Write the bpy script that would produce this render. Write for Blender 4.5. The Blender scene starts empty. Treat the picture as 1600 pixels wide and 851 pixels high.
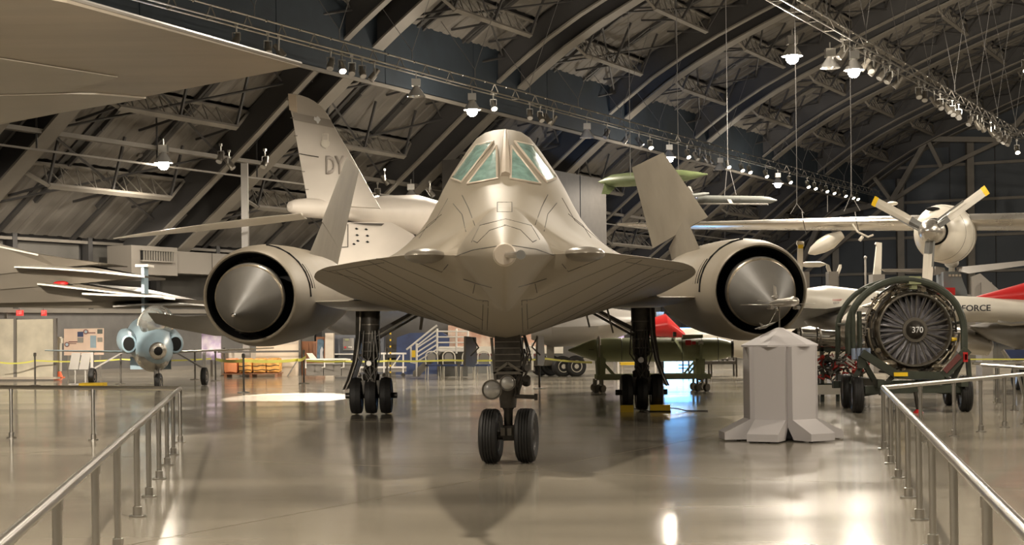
import bpy, bmesh, math, random
from mathutils import Vector, Matrix
from mathutils.bvhtree import BVHTree

random.seed(7)
# ------------------------------------------------------------------ camera
F = 2450.0            # focal length in pixels of the 1600 px wide frame
ROLL = math.radians(0.7)
CX, CY = 790.0, 514.0  # principal point
CAMZ = 1.6
scene = bpy.context.scene
col = scene.collection
cam = bpy.data.cameras.new('camera')
cam.sensor_fit = 'HORIZONTAL'
cam.sensor_width = 36.0
cam.lens = 36.0 * F / 1600.0
cam.shift_x = (800.0 - CX) / 1600.0
cam.shift_y = (CY - 425.5) / 1600.0
cam.clip_end = 600
camo = bpy.data.objects.new('camera', cam)
col.objects.link(camo)
camo.location = (0, 0, CAMZ)
camo.rotation_euler = (math.pi / 2, ROLL, 0)
scene.camera = camo
# ------------------------------------------------------------------ world, exposure
w = bpy.data.worlds.new('world')
scene.world = w
w.use_nodes = True
w.node_tree.nodes['Background'].inputs[0].default_value = (0.9, 0.95, 1.0, 1)
w.node_tree.nodes['Background'].inputs[1].default_value = 0.05
scene.view_settings.view_transform = 'Standard'
scene.view_settings.look = 'None'
scene.view_settings.exposure = 0.6
scene.view_settings.gamma = 1.0
scene.view_settings.use_curve_mapping = False
scene.cycles.max_bounces = 8
scene.cycles.diffuse_bounces = 5
scene.cycles.glossy_bounces = 4
scene.cycles.sample_clamp_indirect = 6.0
LAMP_W = 1900.0
WARM = (1.0, 0.885, 0.73)

def add_light(name, kind, loc, power, color=WARM, radius=0.25, aim=None, cone=60, blend=0.4, parent=None):
    l = bpy.data.lights.new(name, kind)
    l.energy = power
    l.color = color
    l.shadow_soft_size = radius
    if kind == 'SPOT':
        l.spot_size = math.radians(cone)
        l.spot_blend = blend
    o = bpy.data.objects.new(name, l)
    col.objects.link(o)
    o.location = loc
    if aim is not None:
        d = Vector(aim) - Vector(loc)
        o.rotation_euler = d.to_track_quat('-Z', 'Y').to_euler()
    return o

# ------------------------------------------------------------------ hangar frame: axis runs 28 deg to the right of the view
PHI = math.radians(28.0)
CP, SP = math.cos(PHI), math.sin(PHI)
def HA(p, a, z):
    return Vector((p * CP + a * SP, -p * SP + a * CP, z))
def at(px, py, Y):
    u = (px - CX) / F; v = (CY - py) / F
    return Vector(((u * math.cos(ROLL) + v * math.sin(ROLL)) * Y, Y,
                   CAMZ + (-u * math.sin(ROLL) + v * math.cos(ROLL)) * Y))
def ground(px, py):
    u = (px - CX) / F; v = (CY - py) / F
    k = -u * math.sin(ROLL) + v * math.cos(ROLL)
    Y = -CAMZ / k
    return Vector(((u * math.cos(ROLL) + v * math.sin(ROLL)) * Y, Y, 0))
V = Vector

# ------------------------------------------------------------------ materials
def mat(name, color, rough=0.5, metal=0.0, var=0.0, scale=3.0, bump=0.0, bscale=20.0, spec=0.5,
        emit=None, estr=0.0, stretch=None, trans=0.0, coat=0.0, alpha=1.0, rvar=0.0, color2=None):
    m = bpy.data.materials.new(name)
    m.use_nodes = True
    nt = m.node_tree
    b = nt.nodes['Principled BSDF']
    b.inputs['Base Color'].default_value = (*color, 1)
    b.inputs['Roughness'].default_value = rough
    b.inputs['Metallic'].default_value = metal
    b.inputs['Specular IOR Level'].default_value = spec
    b.inputs['Transmission Weight'].default_value = trans
    b.inputs['Coat Weight'].default_value = coat
    b.inputs['Alpha'].default_value = alpha
    if emit:
        b.inputs['Emission Color'].default_value = (*emit, 1)
        b.inputs['Emission Strength'].default_value = estr
    if var > 0 or bump > 0 or rvar > 0:
        geo = nt.nodes.new('ShaderNodeNewGeometry')
        mp = nt.nodes.new('ShaderNodeMapping')
        if stretch: mp.inputs['Scale'].default_value = stretch
        nt.links.new(geo.outputs['Position'], mp.inputs['Vector'])
        src = mp.outputs['Vector']
        n = nt.nodes.new('ShaderNodeTexNoise')
        n.inputs['Scale'].default_value = scale
        n.inputs['Detail'].default_value = 5
        nt.links.new(src, n.inputs['Vector'])
        if var > 0:
            r = nt.nodes.new('ShaderNodeMixRGB')
            c2 = color2 if color2 else tuple(c * (1 - var) for c in color)
            c1 = color if color2 else tuple(min(1, c * (1 + var)) for c in color)
            r.inputs['Color1'].default_value = (*c2, 1)
            r.inputs['Color2'].default_value = (*c1, 1)
            cr = nt.nodes.new('ShaderNodeMapRange')
            cr.inputs['From Min'].default_value = 0.3; cr.inputs['From Max'].default_value = 0.7
            nt.links.new(n.outputs['Fac'], cr.inputs['Value'])
            nt.links.new(cr.outputs['Result'], r.inputs['Fac'])
            nt.links.new(r.outputs['Color'], b.inputs['Base Color'])
        if rvar > 0:
            mr = nt.nodes.new('ShaderNodeMapRange')
            mr.inputs['From Min'].default_value = 0.3; mr.inputs['From Max'].default_value = 0.7
            mr.inputs['To Min'].default_value = max(0, rough - rvar); mr.inputs['To Max'].default_value = rough + rvar
            nt.links.new(n.outputs['Fac'], mr.inputs['Value'])
            nt.links.new(mr.outputs['Result'], b.inputs['Roughness'])
        if bump > 0:
            n2 = nt.nodes.new('ShaderNodeTexNoise')
            n2.inputs['Scale'].default_value = bscale
            n2.inputs['Detail'].default_value = 3
            nt.links.new(src, n2.inputs['Vector'])
            bp = nt.nodes.new('ShaderNodeBump')
            bp.inputs['Strength'].default_value = bump
            bp.inputs['Distance'].default_value = 0.02
            nt.links.new(n2.outputs['Fac'], bp.inputs['Height'])
            nt.links.new(bp.outputs['Normal'], b.inputs['Normal'])
    return m

M = {}
M['concrete'] = mat('polished_concrete', (0.28, 0.25, 0.197), 0.14, var=0.2, scale=0.35, bump=0.05, bscale=2.2, coat=0.0, rvar=0.04, spec=0.5, stretch=(0.35, 1.6, 1))
M['joint'] = mat('joint_filler', (0.10, 0.085, 0.06), 0.6)
M['roof'] = mat('roof_sheet', (0.155, 0.143, 0.126), 0.7, var=0.25, scale=0.5)
M['roofdark'] = mat('roof_dark', (0.055, 0.052, 0.05), 0.7, var=0.2, scale=0.5)
M['steel_tan'] = mat('steel_tan', (0.17, 0.155, 0.132), 0.6, var=0.12, scale=1)
M['steel_dark'] = mat('steel_dark', (0.045, 0.043, 0.042), 0.6)
M['curtain'] = mat('draft_curtain', (0.017, 0.026, 0.036), 0.75, var=0.15, scale=1.2)
M['endwall'] = mat('end_wall_sheet', (0.065, 0.075, 0.088), 0.7, var=0.15, scale=0.3)
M['sidewall'] = mat('side_wall_sheet', (0.085, 0.08, 0.072), 0.7, var=0.3, scale=0.6)
M['lowwall'] = mat('low_wall_paint', (0.11, 0.105, 0.10), 0.6, var=0.1)
M['titan'] = mat('painted_titanium', (0.225, 0.194, 0.147), 0.54, 0.10, spec=0.35, var=0.10, scale=1.3, bump=0.04, bscale=5, rvar=0.06, stretch=(1, 0.5, 1))
M['titan_dark'] = mat('radome_grey', (0.095, 0.088, 0.076), 0.55, 0.0, var=0.15, scale=2.5, rvar=0.05)
M['fin'] = mat('fin_skin', (0.22, 0.195, 0.155), 0.55, 0.05, var=0.12, scale=1.5)
M['seam'] = mat('panel_seam', (0.05, 0.043, 0.035), 0.7)
M['black'] = mat('inlet_black', (0.006, 0.006, 0.006), 0.7, spec=0.2)
M['rubber'] = mat('tire_rubber', (0.014, 0.013, 0.012), 0.6, var=0.2, scale=8)
M['gear'] = mat('gear_metal_dark', (0.052, 0.046, 0.038), 0.4, 0.4, var=0.3, scale=12)
M['gear_mid'] = mat('gear_metal_mid', (0.16, 0.145, 0.12), 0.4, 0.5)
M['chrome'] = mat('polished_metal', (0.72, 0.70, 0.66), 0.15, 1.0)
M['alu'] = mat('brushed_aluminium', (0.56, 0.54, 0.50), 0.28, 1.0, var=0.05, scale=4)
M['glass_green'] = mat('canopy_glass', (0.17, 0.27, 0.235), 0.22, 0.0, var=0.3, scale=9, spec=0.8, coat=0.6, bump=0.15, bscale=60)
M['lamp_glass'] = mat('lamp_lens', (0.45, 0.44, 0.42), 0.1, 0.5, spec=0.9)
M['frame_tan'] = mat('canopy_frame', (0.42, 0.36, 0.29), 0.4, 0.1, var=0.06)
M['white'] = mat('white_paint', (0.70, 0.67, 0.62), 0.4, var=0.04)
M['jetwhite'] = mat('aircraft_white', (0.62, 0.58, 0.50), 0.35, var=0.06, scale=2)
M['jetgrey'] = mat('aircraft_grey', (0.22, 0.205, 0.185), 0.4, var=0.08, scale=1)
M['bombergrey'] = mat('bomber_grey', (0.52, 0.475, 0.42), 0.5, var=0.08, scale=0.8)
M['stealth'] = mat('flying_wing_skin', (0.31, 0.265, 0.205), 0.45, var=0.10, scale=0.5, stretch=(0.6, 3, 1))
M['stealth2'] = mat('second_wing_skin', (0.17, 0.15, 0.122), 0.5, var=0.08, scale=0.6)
M['missile'] = mat('missile_grey', (0.12, 0.125, 0.115), 0.45)
M['stealth_light'] = mat('flying_wing_panel', (0.33, 0.295, 0.24), 0.45, var=0.06, scale=0.8)
M['green'] = mat('olive_paint', (0.30, 0.32, 0.18), 0.38, var=0.12, scale=2)
M['greenlight'] = mat('pale_green_paint', (0.15, 0.185, 0.085), 0.45, var=0.08)
M['greendark'] = mat('dark_olive', (0.045, 0.052, 0.038), 0.4, var=0.2, scale=5)
M['red'] = mat('red_paint', (0.55, 0.02, 0.02), 0.35)
M['orange'] = mat('orange_plastic', (0.75, 0.13, 0.03), 0.5)
M['yellow'] = mat('yellow_paint', (0.75, 0.50, 0.02), 0.45)
M['tape'] = mat('barrier_tape', (0.65, 0.62, 0.12), 0.5)
M['silver'] = mat('silver_skin', (0.50, 0.47, 0.42), 0.3, 0.85, var=0.08, scale=1.5, rvar=0.06)
M['bluepaint'] = mat('sky_blue_paint', (0.22, 0.30, 0.35), 0.35, var=0.08)
M['bubble'] = mat('canopy_bubble_glass', (0.75, 0.75, 0.70), 0.05, trans=0.85, spec=0.6)
M['ped'] = mat('pedestal_laminate', (0.46, 0.435, 0.43), 0.5)
M['ped_edge'] = mat('pedestal_edge', (0.06, 0.06, 0.07), 0.5)
M['block'] = mat('partition_paint', (0.055, 0.05, 0.045), 0.7, var=0.1)
M['cable'] = mat('steel_cable', (0.12, 0.115, 0.11), 0.6)
M['printed'] = mat('text_dark', (0.03, 0.03, 0.035), 0.6)
M['textgrey'] = mat('text_grey', (0.33, 0.295, 0.26), 0.6)
M['textwhite'] = mat('text_white', (0.8, 0.8, 0.8), 0.5)
M['duct'] = mat('duct_paint', (0.16, 0.145, 0.125), 0.6)
M['lit'] = mat('lit_lamp', (1, 1, 1), emit=(1.0, 0.88, 0.70), estr=55)
M['lit_small'] = mat('lit_spot', (1, 1, 1), emit=(1.0, 0.85, 0.62), estr=25)
M['exit'] = mat('exit_sign_face', (0.6, 0.02, 0.02), emit=(1.0, 0.05, 0.04), estr=0.7)
M['screen_blue'] = mat('blue_light_panel', (0.05, 0.2, 0.6), emit=(0.18, 0.5, 1.0), estr=5.0)
M['mappaper'] = mat('map_print', (0.66, 0.60, 0.47), 0.55, var=0.35, scale=1.6, color2=(0.45, 0.41, 0.32))
M['board'] = mat('board_print', (0.62, 0.46, 0.36), 0.55, var=0.05)
M['cream'] = mat('cream_panel', (0.62, 0.52, 0.40), 0.5, var=0.05)
M['purple'] = mat('purple_print', (0.35, 0.24, 0.48), 0.5, var=0.6, scale=3.5, color2=(0.75, 0.70, 0.75))
M['wood'] = mat('wood_cabinet', (0.25, 0.10, 0.04), 0.5, var=0.1)
M['navy'] = mat('navy_fabric', (0.02, 0.035, 0.10), 0.6, var=0.3)
M['bronze'] = mat('engine_bronze', (0.34, 0.29, 0.215), 0.32, 0.75, var=0.35, scale=9)
M['blade'] = mat('fan_blade_metal', (0.30, 0.29, 0.31), 0.45, 0.3, var=0.2, scale=6)
M['blue_cyl'] = mat('pale_blue_paint', (0.28, 0.34, 0.46), 0.4)

# ------------------------------------------------------------------ mesh building
ORG = {}
class MB:
    def __init__(self): self.bm = bmesh.new()
    def face(self, pts):
        vs = [self.bm.verts.new(p) for p in pts]
        try: self.bm.faces.new(vs)
        except ValueError: pass
        return self
    def box(self, c, s, R=None):
        c = V(c); hx, hy, hz = s[0] / 2, s[1] / 2, s[2] / 2
        P = [V((x, y, z)) for x in (-hx, hx) for y in (-hy, hy) for z in (-hz, hz)]
        if R is not None: P = [R @ p for p in P]
        vs = [self.bm.verts.new(c + p) for p in P]
        for f in ((0, 1, 3, 2), (4, 6, 7, 5), (0, 4, 5, 1), (2, 3, 7, 6), (0, 2, 6, 4), (1, 5, 7, 3)):
            self.bm.faces.new([vs[i] for i in f])
        return self
    def bar(self, p0, p1, w, h=None, up=(0, 0, 1)):
        h = h or w
        p0, p1 = V(p0), V(p1); d = (p1 - p0)
        if d.length < 1e-6: return self
        d.normalize(); up = V(up)
        if abs(d.dot(up)) > 0.98: up = V((0, 1, 0)) if abs(d.y) < .9 else V((1, 0, 0))
        s = d.cross(up).normalized(); u = s.cross(d)
        vs = []
        for p in (p0, p1):
            for a, b in ((-1, -1), (1, -1), (1, 1), (-1, 1)):
                vs.append(self.bm.verts.new(p + s * a * w / 2 + u * b * h / 2))
        for f in ((3, 2, 1, 0), (4, 5, 6, 7), (0, 1, 5, 4), (1, 2, 6, 5), (2, 3, 7, 6), (3, 0, 4, 7)):
            self.bm.faces.new([vs[i] for i in f])
        return self
    def rings(self, rings, close=True, cap0=True, cap1=True):
        R = [[self.bm.verts.new(p) for p in r] for r in rings]
        n = len(R[0])
        for a, b in zip(R, R[1:]):
            for i in range(n if close else n - 1):
                j = (i + 1) % n
                try: self.bm.faces.new((a[i], a[j], b[j], b[i]))
                except ValueError: pass
        if close:
            for r, c in ((R[0], cap0), (R[-1], cap1)):
                if c:
                    try: self.bm.faces.new(r if r is R[-1] else r[::-1])
                    except ValueError: pass
        return self
    def cyl(self, p0, p1, r0, r1=None, n=12, cap=True):
        r1 = r0 if r1 is None else r1
        p0, p1 = V(p0), V(p1); d = (p1 - p0).normalized()
        t = V((0, 0, 1)) if abs(d.z) < .9 else V((0, 1, 0))
        s = d.cross(t).normalized(); u = s.cross(d)
        mk = lambda p, r: [p + (s * math.cos(k * 2 * math.pi / n) + u * math.sin(k * 2 * math.pi / n)) * max(r, 1e-4) for k in range(n)]
        return self.rings([mk(p0, r0), mk(p1, r1)], True, cap, cap)
    def tube(self, pts, r, n=8):
        pts = [V(p) for p in pts]; rings = []
        prev = None
        for i, p in enumerate(pts):
            d = (pts[min(i + 1, len(pts) - 1)] - pts[max(i - 1, 0)]).normalized()
            if prev is None:
                t = V((0, 0, 1)) if abs(d.z) < .9 else V((0, 1, 0))
                s = d.cross(t).normalized()
            else:
                s = (prev - d * prev.dot(d)).normalized()
            prev = s; u = s.cross(d)
            rr = r[i] if isinstance(r, (list, tuple)) else r
            rings.append([p + (s * math.cos(k * 2 * math.pi / n) + u * math.sin(k * 2 * math.pi / n)) * rr for k in range(n)])
        return self.rings(rings)
    def lathe(self, prof, o, axis=(0, 0, 1), n=24, cap=True, sz=1.0, offs=None):
        """prof: list of (t, r); sz squashes the vertical radius; offs(t) shifts the ring"""
        o = V(o); d = V(axis).normalized()
        t = V((0, 0, 1)) if abs(d.z) < .9 else V((0, 1, 0))
        s = d.cross(t).normalized(); u = s.cross(d)
        rings = []
        for (q, r) in prof:
            c = o + d * q + (offs(q) if offs else V((0, 0, 0)))
            rings.append([c + (s * math.cos(k * 2 * math.pi / n) + u * sz * math.sin(k * 2 * math.pi / n)) * max(r, 1e-4) for k in range(n)])
        return self.rings(rings, True, cap, cap)
    def sphere(self, c, r, n=16, m=10, R=None):
        r = r if isinstance(r, (tuple, list)) else (r, r, r); c = V(c)
        rings = []
        for i in range(m + 1):
            th = math.pi * i / m
            ring = []
            for k in range(n):
                ph = 2 * math.pi * k / n
                p = V((r[0] * math.sin(th) * math.cos(ph) , r[1] * math.sin(th) * math.sin(ph), r[2] * math.cos(th)))
                if i in (0, m): p += V((1e-4 * math.cos(ph), 1e-4 * math.sin(ph), 0))
                ring.append(c + (R @ p if R is not None else p))
            rings.append(ring)
        return self.rings(rings)
    def prism(self, poly, off):
        """poly: 3D points, extruded by vector off"""
        off = V(off)
        a = [self.bm.verts.new(V(p)) for p in poly]; b = [self.bm.verts.new(V(p) + off) for p in poly]
        self.bm.faces.new(a[::-1]); self.bm.faces.new(b)
        n = len(a)
        for i in range(n): self.bm.faces.new((a[i], a[(i + 1) % n], b[(i + 1) % n], b[i]))
        return self
    def wing(self, sections, t=0.12, n=10):
        """sections: list of (LE, TE, thickness[, up]) airfoil lofted"""
        rings = []
        for sec in sections:
            le, te, th = V(sec[0]), V(sec[1]), sec[2]
            up = V(sec[3]) if len(sec) > 3 else V((0, 0, 1))
            ring = []
            for k in range(n + 1):
                x = 0.5 - 0.5 * math.cos(math.pi * k / n)
                ring.append((x, 2.6 * (0.2969 * math.sqrt(x) - .126 * x - .3516 * x * x + .2843 * x ** 3 - .1015 * x ** 4)))
            pts = [le.lerp(te, x) + up * y * th for x, y in ring] + [le.lerp(te, x) - up * y * th for x, y in ring[::-1][1:-1]]
            rings.append(pts)
        return self.rings(rings)
    def build(self, name, m, parent=None, smooth=35, local=False):
        bmesh.ops.recalc_face_normals(self.bm, faces=self.bm.faces[:])
        if parent is not None and not local:
            bmesh.ops.translate(self.bm, verts=self.bm.verts[:], vec=-ORG[parent.name])
        me = bpy.data.meshes.new(name)
        self.bm.to_mesh(me); self.bm.free()
        ms = m if isinstance(m, list) else [m]
        for x in ms: me.materials.append(M[x] if isinstance(x, str) else x)
        if smooth:
            me.shade_smooth()
            me.set_sharp_from_angle(angle=math.radians(smooth))
        o = bpy.data.objects.new(name, me)
        col.objects.link(o)
        if parent is not None:
            o.parent = parent
            ORG[o.name] = ORG[parent.name]
        else:
            ORG[o.name] = V((0, 0, 0))
        return o

def split_loose(o):
    me = o.data; par = list(range(len(me.vertices)))
    def find(a):
        while par[a] != a: par[a] = par[par[a]]; a = par[a]
        return a
    for e in me.edges:
        a, b = find(e.vertices[0]), find(e.vertices[1])
        if a != b: par[a] = b
    isl = {}
    for i in range(len(me.vertices)): isl.setdefault(find(i), []).append(i)
    if len(isl) < 2: return
    groups = list(isl.values())
    for k, g in enumerate(groups):
        keep = set(g); bm = bmesh.new(); bm.from_mesh(me); bm.verts.ensure_lookup_table()
        bmesh.ops.delete(bm, geom=[v for v in bm.verts if v.index not in keep], context='VERTS')
        m2 = me.copy(); bm.to_mesh(m2); bm.free()
        if k == 0: first = m2
        else:
            c = o.copy(); c.data = m2; col.objects.link(c)
    o.data = first
def tag(o, label=None, cat=None, group=None, kind=None):
    if label: o['label'] = label
    if cat: o['category'] = cat
    if group: o['group'] = group
    if kind: o['kind'] = kind
    return o
def thing(name, loc, label, cat, group=None, kind=None):
    o = bpy.data.objects.new(name, None)
    o.empty_display_size = 0.2
    col.objects.link(o)
    o.location = loc
    ORG[o.name] = V(loc)
    return tag(o, label, cat, group, kind)
def recenter(o):
    """origin of a parentless mesh to its base"""
    me = o.data
    xs = [v.co.x for v in me.vertices]; ys = [v.co.y for v in me.vertices]; zs = [v.co.z for v in me.vertices]
    c = V(((min(xs) + max(xs)) / 2, (min(ys) + max(ys)) / 2, min(zs)))
    me.transform(Matrix.Translation(-c)); o.location = c; ORG[o.name] = c
    return o
def solo(mb, name, m, label, cat, group=None, **k):
    o = mb.build(name, m, **k)
    recenter(o)
    return tag(o, label, cat, group)
def copy_tree(root, loc, rotz=0.0, label=None, group=None):
    def rec(o, par):
        c = o.copy(); col.objects.link(c)
        if par is not None:
            c.parent = par; c.matrix_parent_inverse = o.matrix_parent_inverse.copy()
        for ch in o.children: rec(ch, c)
        return c
    r = rec(root, None)
    r.location = loc
    r.rotation_euler = (0, 0, rotz)
    if label: r['label'] = label
    if group: r['group'] = group
    return r
def text_mb(s, origin, xdir, ydir, height, depth=0.004, width=None, name='lettering', m='printed', parent=None, bold=0.0):
    cu = bpy.data.curves.new('t', 'FONT')
    cu.body = s; cu.size = 1.0; cu.extrude = 0.0; cu.resolution_u = 3; cu.offset = bold
    o = bpy.data.objects.new('t', cu); col.objects.link(o)
    dg = bpy.context.evaluated_depsgraph_get()
    me = bpy.data.meshes.new_from_object(o.evaluated_get(dg))
    bpy.data.objects.remove(o); bpy.data.curves.remove(cu)
    xs = [v.co.x for v in me.vertices]; ys = [v.co.y for v in me.vertices]
    x0, x1, y0, y1 = min(xs), max(xs), min(ys), max(ys)
    sy = height / (y1 - y0); sx = width / (x1 - x0) if width else sy
    xd, yd = V(xdir).normalized(), V(ydir).normalized()
    nrm = xd.cross(yd)
    mb = MB()
    mb.bm.from_mesh(me); bpy.data.meshes.remove(me)
    for v in mb.bm.verts:
        v.co = V(origin) + xd * (v.co.x - x0) * sx + yd * (v.co.y - y0) * sy
    ret = bmesh.ops.extrude_face_region(mb.bm, geom=mb.bm.faces[:])
    for g in ret['geom']:
        if isinstance(g, bmesh.types.BMVert): g.co += nrm * depth
    return mb.build(name, m, parent, smooth=0)
def pchip(xs, ys, x):
    n = len(xs)
    if x <= xs[0]: return ys[0]
    if x >= xs[-1]: return ys[-1]
    i = 0
    while xs[i + 1] < x: i += 1
    h = [xs[k + 1] - xs[k] for k in range(n - 1)]
    d = [(ys[k + 1] - ys[k]) / h[k] for k in range(n - 1)]
    def sl(k):
        if k == 0: return d[0]
        if k == n - 1: return d[-1]
        if d[k - 1] * d[k] <= 0: return 0
        return 2 * d[k - 1] * d[k] / (d[k - 1] + d[k])
    t = (x - xs[i]) / h[i]; a, b = sl(i) * h[i], sl(i + 1) * h[i]
    return (2 * t ** 3 - 3 * t * t + 1) * ys[i] + (t ** 3 - 2 * t * t + t) * a + (3 * t * t - 2 * t ** 3) * ys[i + 1] + (t ** 3 - t * t) * b
# ================================================================== the hangar
A0, A1 = -32.0, 130.5
PW = 46.0
ctrl = [(-46, 5.6), (-40.6, 9.7), (-35, 14.1), (-31.5, 16.4), (-26.7, 18.6), (-15, 22.6), (0, 24.6)]
ctrl = ctrl + [(-p, z) for p, z in ctrl[-2::-1]]
cps, czs = [c[0] for c in ctrl], [c[1] for c in ctrl]
def roof_z(p): return pchip(cps, czs, p)
# resample by arc length
fine = [(-46 + 92 * i / 800.0, roof_z(-46 + 92 * i / 800.0)) for i in range(801)]
acc = [0.0]
for q0, q1 in zip(fine, fine[1:]): acc.append(acc[-1] + math.hypot(q1[0] - q0[0], q1[1] - q0[1]))
LEN = acc[-1]
def roof_s(s):
    s = max(0, min(LEN - 1e-6, s))
    lo, hi = 0, 800
    while hi - lo > 1:
        mid = (lo + hi) // 2
        if acc[mid] <= s: lo = mid
        else: hi = mid
    t = (s - acc[lo]) / (acc[hi] - acc[lo])
    p = fine[lo][0] * (1 - t) + fine[hi][0] * t; z = fine[lo][1] * (1 - t) + fine[hi][1] * t
    dp, dz = fine[hi][0] - fine[lo][0], fine[hi][1] - fine[lo][1]; L = math.hypot(dp, dz)
    return p, z, dp / L, dz / L
NS = 24
DS = LEN / NS
def sweep(mb, a0, a1, d0, d1, s0=0, s1=None, step=DS / 2):
    s1 = LEN if s1 is None else s1
    n = max(2, int((s1 - s0) / step)); rings = []
    for i in range(n + 1):
        p, z, tp, tz = roof_s(s0 + (s1 - s0) * i / n)
        np_, nz = tz, -tp     # inward normal (down)
        rings.append([HA(p + np_ * d, a, z + nz * d) for a, d in ((a0, d0), (a1, d0), (a1, d1), (a0, d1))])
    mb.rings(rings)

# ceiling
ceil = thing('ceiling', HA(0, 40, 5), 'arched sheet-metal hangar roof on paired steel ribs and lattice purlins', 'roof')
ceil['kind'] = 'structure'; del ceil['category']
mb = MB(); sweep(mb, A0, A1, -0.5, -0.3); mb.build('roof_deck', 'roofdark', ceil)
BAY = 12.6
RIBS = [2.3 + BAY * k for k in range(-2, 11)]          # 52.7, 65.3, 77.9 ...
for a in RIBS:
    if a > A1: continue
    mb = MB(); sweep(mb, a - 1.45, a - 1.1, 1.25, 1.33); mb.build('arch_rib', 'steel_tan', ceil); mb = MB(); sweep(mb, a - 1.3, a - 1.24, 0.25, 1.25); mb.build('rib_web', 'steel_dark', ceil)
    mb = MB(); sweep(mb, a + 0.6, a + 1.4, 1.25, 1.33); mb.build('arch_rib', 'steel_tan', ceil); mb = MB(); sweep(mb, a + 0.97, a + 1.03, 0.25, 1.25); mb.build('rib_web', 'steel_dark', ceil)
    mb = MB(); sweep(mb, a - 1.0, a + 0.5, 0.2, 0.45); mb.build('rib_web', 'steel_dark', ceil)
# rafters (dark) every third of a bay
for a in RIBS[:-1]:
    for k in (1, 2):
        aa = a + BAY * k / 3
        if aa < A0 or aa > A1: continue
        mb = MB(); sweep(mb, aa - 0.13, aa + 0.13, -0.3, 0.2); mb.build('rafter', 'steel_dark', ceil)
# roof panels, left half seen by the camera one by one (corrugated sheet), rest joined
PWID = BAY / 3 - 0.3
def panel_mesh():
    mb = MB(); prof = []
    n = 5
    for i in range(n):
        x0 = -PWID / 2 + PWID * i / n; dx = PWID / n
        prof += [(x0, 0.0), (x0 + dx * .55, 0.0), (x0 + dx * .65, 0.035), (x0 + dx * .9, 0.035)]
    prof.append((PWID / 2, 0.0))
    for yy in (0,):
        top = [mb.bm.verts.new((x, -DS / 2 + .12, z)) for x, z in prof]
        bot = [mb.bm.verts.new((x, DS / 2 - .12, z)) for x, z in prof]
        for i in range(len(prof) - 1): mb.bm.faces.new((top[i], top[i + 1], bot[i + 1], bot[i]))
    me = bpy.data.meshes.new('roof_panel'); mb.bm.to_mesh(me); mb.bm.free(); me.materials.append(M['roof'])
    return me
PM = panel_mesh()
def place_panel(a, i):
    p, z, tp, tz = roof_s((i + .5) * DS)
    X = V((SP, CP, 0)); T = V((tp * CP, -tp * SP, tz)); N = X.cross(T)
    if N.z < 0: N = -N; X = -X
    R = Matrix((X, T, N)).transposed().to_4x4()
    R.translation = HA(p, a, z) - ORG[ceil.name] - N * 0.12
    return R
stuff_mb = MB()
for ia, a in enumerate(RIBS[:-1]):
    for k in range(3):
        aa = a + BAY * (k + .5) / 3
        if aa > A1 - 2 or aa < A0: continue
        for i in range(NS):
            R = place_panel(aa, i)
            if i < NS // 2 and aa > 27 and i >= 0:
                o = bpy.data.objects.new('roof_panel', PM); col.objects.link(o); o.parent = ceil; o.matrix_local = R
            else:
                q = [R @ V((x, y, 0)) + ORG[ceil.name] for x, y in ((-PWID / 2, -DS / 2 + .1), (PWID / 2, -DS / 2 + .1), (PWID / 2, DS / 2 - .1), (-PWID / 2, DS / 2 - .1))]
                stuff_mb.face(q)
tag(stuff_mb.build('roof_panel_field', 'roof', ceil), kind='stuff')
# lattice purlins between ribs
def purlin_mesh():
    mb = MB(); L = BAY - 2.6; d = 1.25
    xb0, xb1 = -L / 2 + 1.6, L / 2 - 1.6
    mb.bar((-L / 2, 0, -.15), (L / 2, 0, -.15), .12, .1)
    mb.bar((xb0, 0, -d), (xb1, 0, -d), .2, .12)
    mb.bar((xb0, 0, -d), (-L / 2, 0, -.2), .12, .1); mb.bar((xb1, 0, -d), (L / 2, 0, -.2), .12, .1)
    n = 8
    for i in range(n):
        x0 = xb0 + (xb1 - xb0) * i / n; x1 = xb0 + (xb1 - xb0) * (i + 1) / n; xm = (x0 + x1) / 2
        mb.bar((x0, 0, -d), (xm, 0, -.15), .038); mb.bar((xm, 0, -.15), (x1, 0, -d), .038)
    me = bpy.data.meshes.new('purlin'); mb.bm.to_mesh(me); mb.bm.free(); me.materials.append(M['steel_tan'])
    return me
def brace_mesh():
    mb = MB()
    for x in (-3.4, 0, 3.4):
        mb.bar((x, 0, -1.2), (x + .2, 1.9, -.1), .09); mb.bar((x, 0, -1.2), (x - .2, -1.9, -.1), .09)
    mb.bar((-4.8, -2.1, -.5), (4.8, 2.1, -.5), .08); mb.bar((4.8, -2.1, -.6), (-4.8, 2.1, -.6), .07)
    for x in (-5.2, -1.7, 1.7, 5.2): mb.bar((x, -2.1, -.1), (x, 2.1, -.1), .14, .16); 
    me = bpy.data.meshes.new('purlin_brace'); mb.bm.to_mesh(me); mb.bm.free(); me.materials.append(M['steel_dark'])
    return me
UM, BM = purlin_mesh(), brace_mesh()
for a in RIBS[:-1]:
    if a < 20: continue
    aa = a + BAY / 2
    if aa > A1 - 2: continue
    for i in range(1, NS // 2 + 3):
        R = place_panel(aa, i - .5)
        for nm, mm in (('purlin_truss', UM), ('purlin_brace', BM)):
            o = bpy.data.objects.new(nm, mm); col.objects.link(o); o.parent = ceil; o.matrix_local = R
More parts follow.
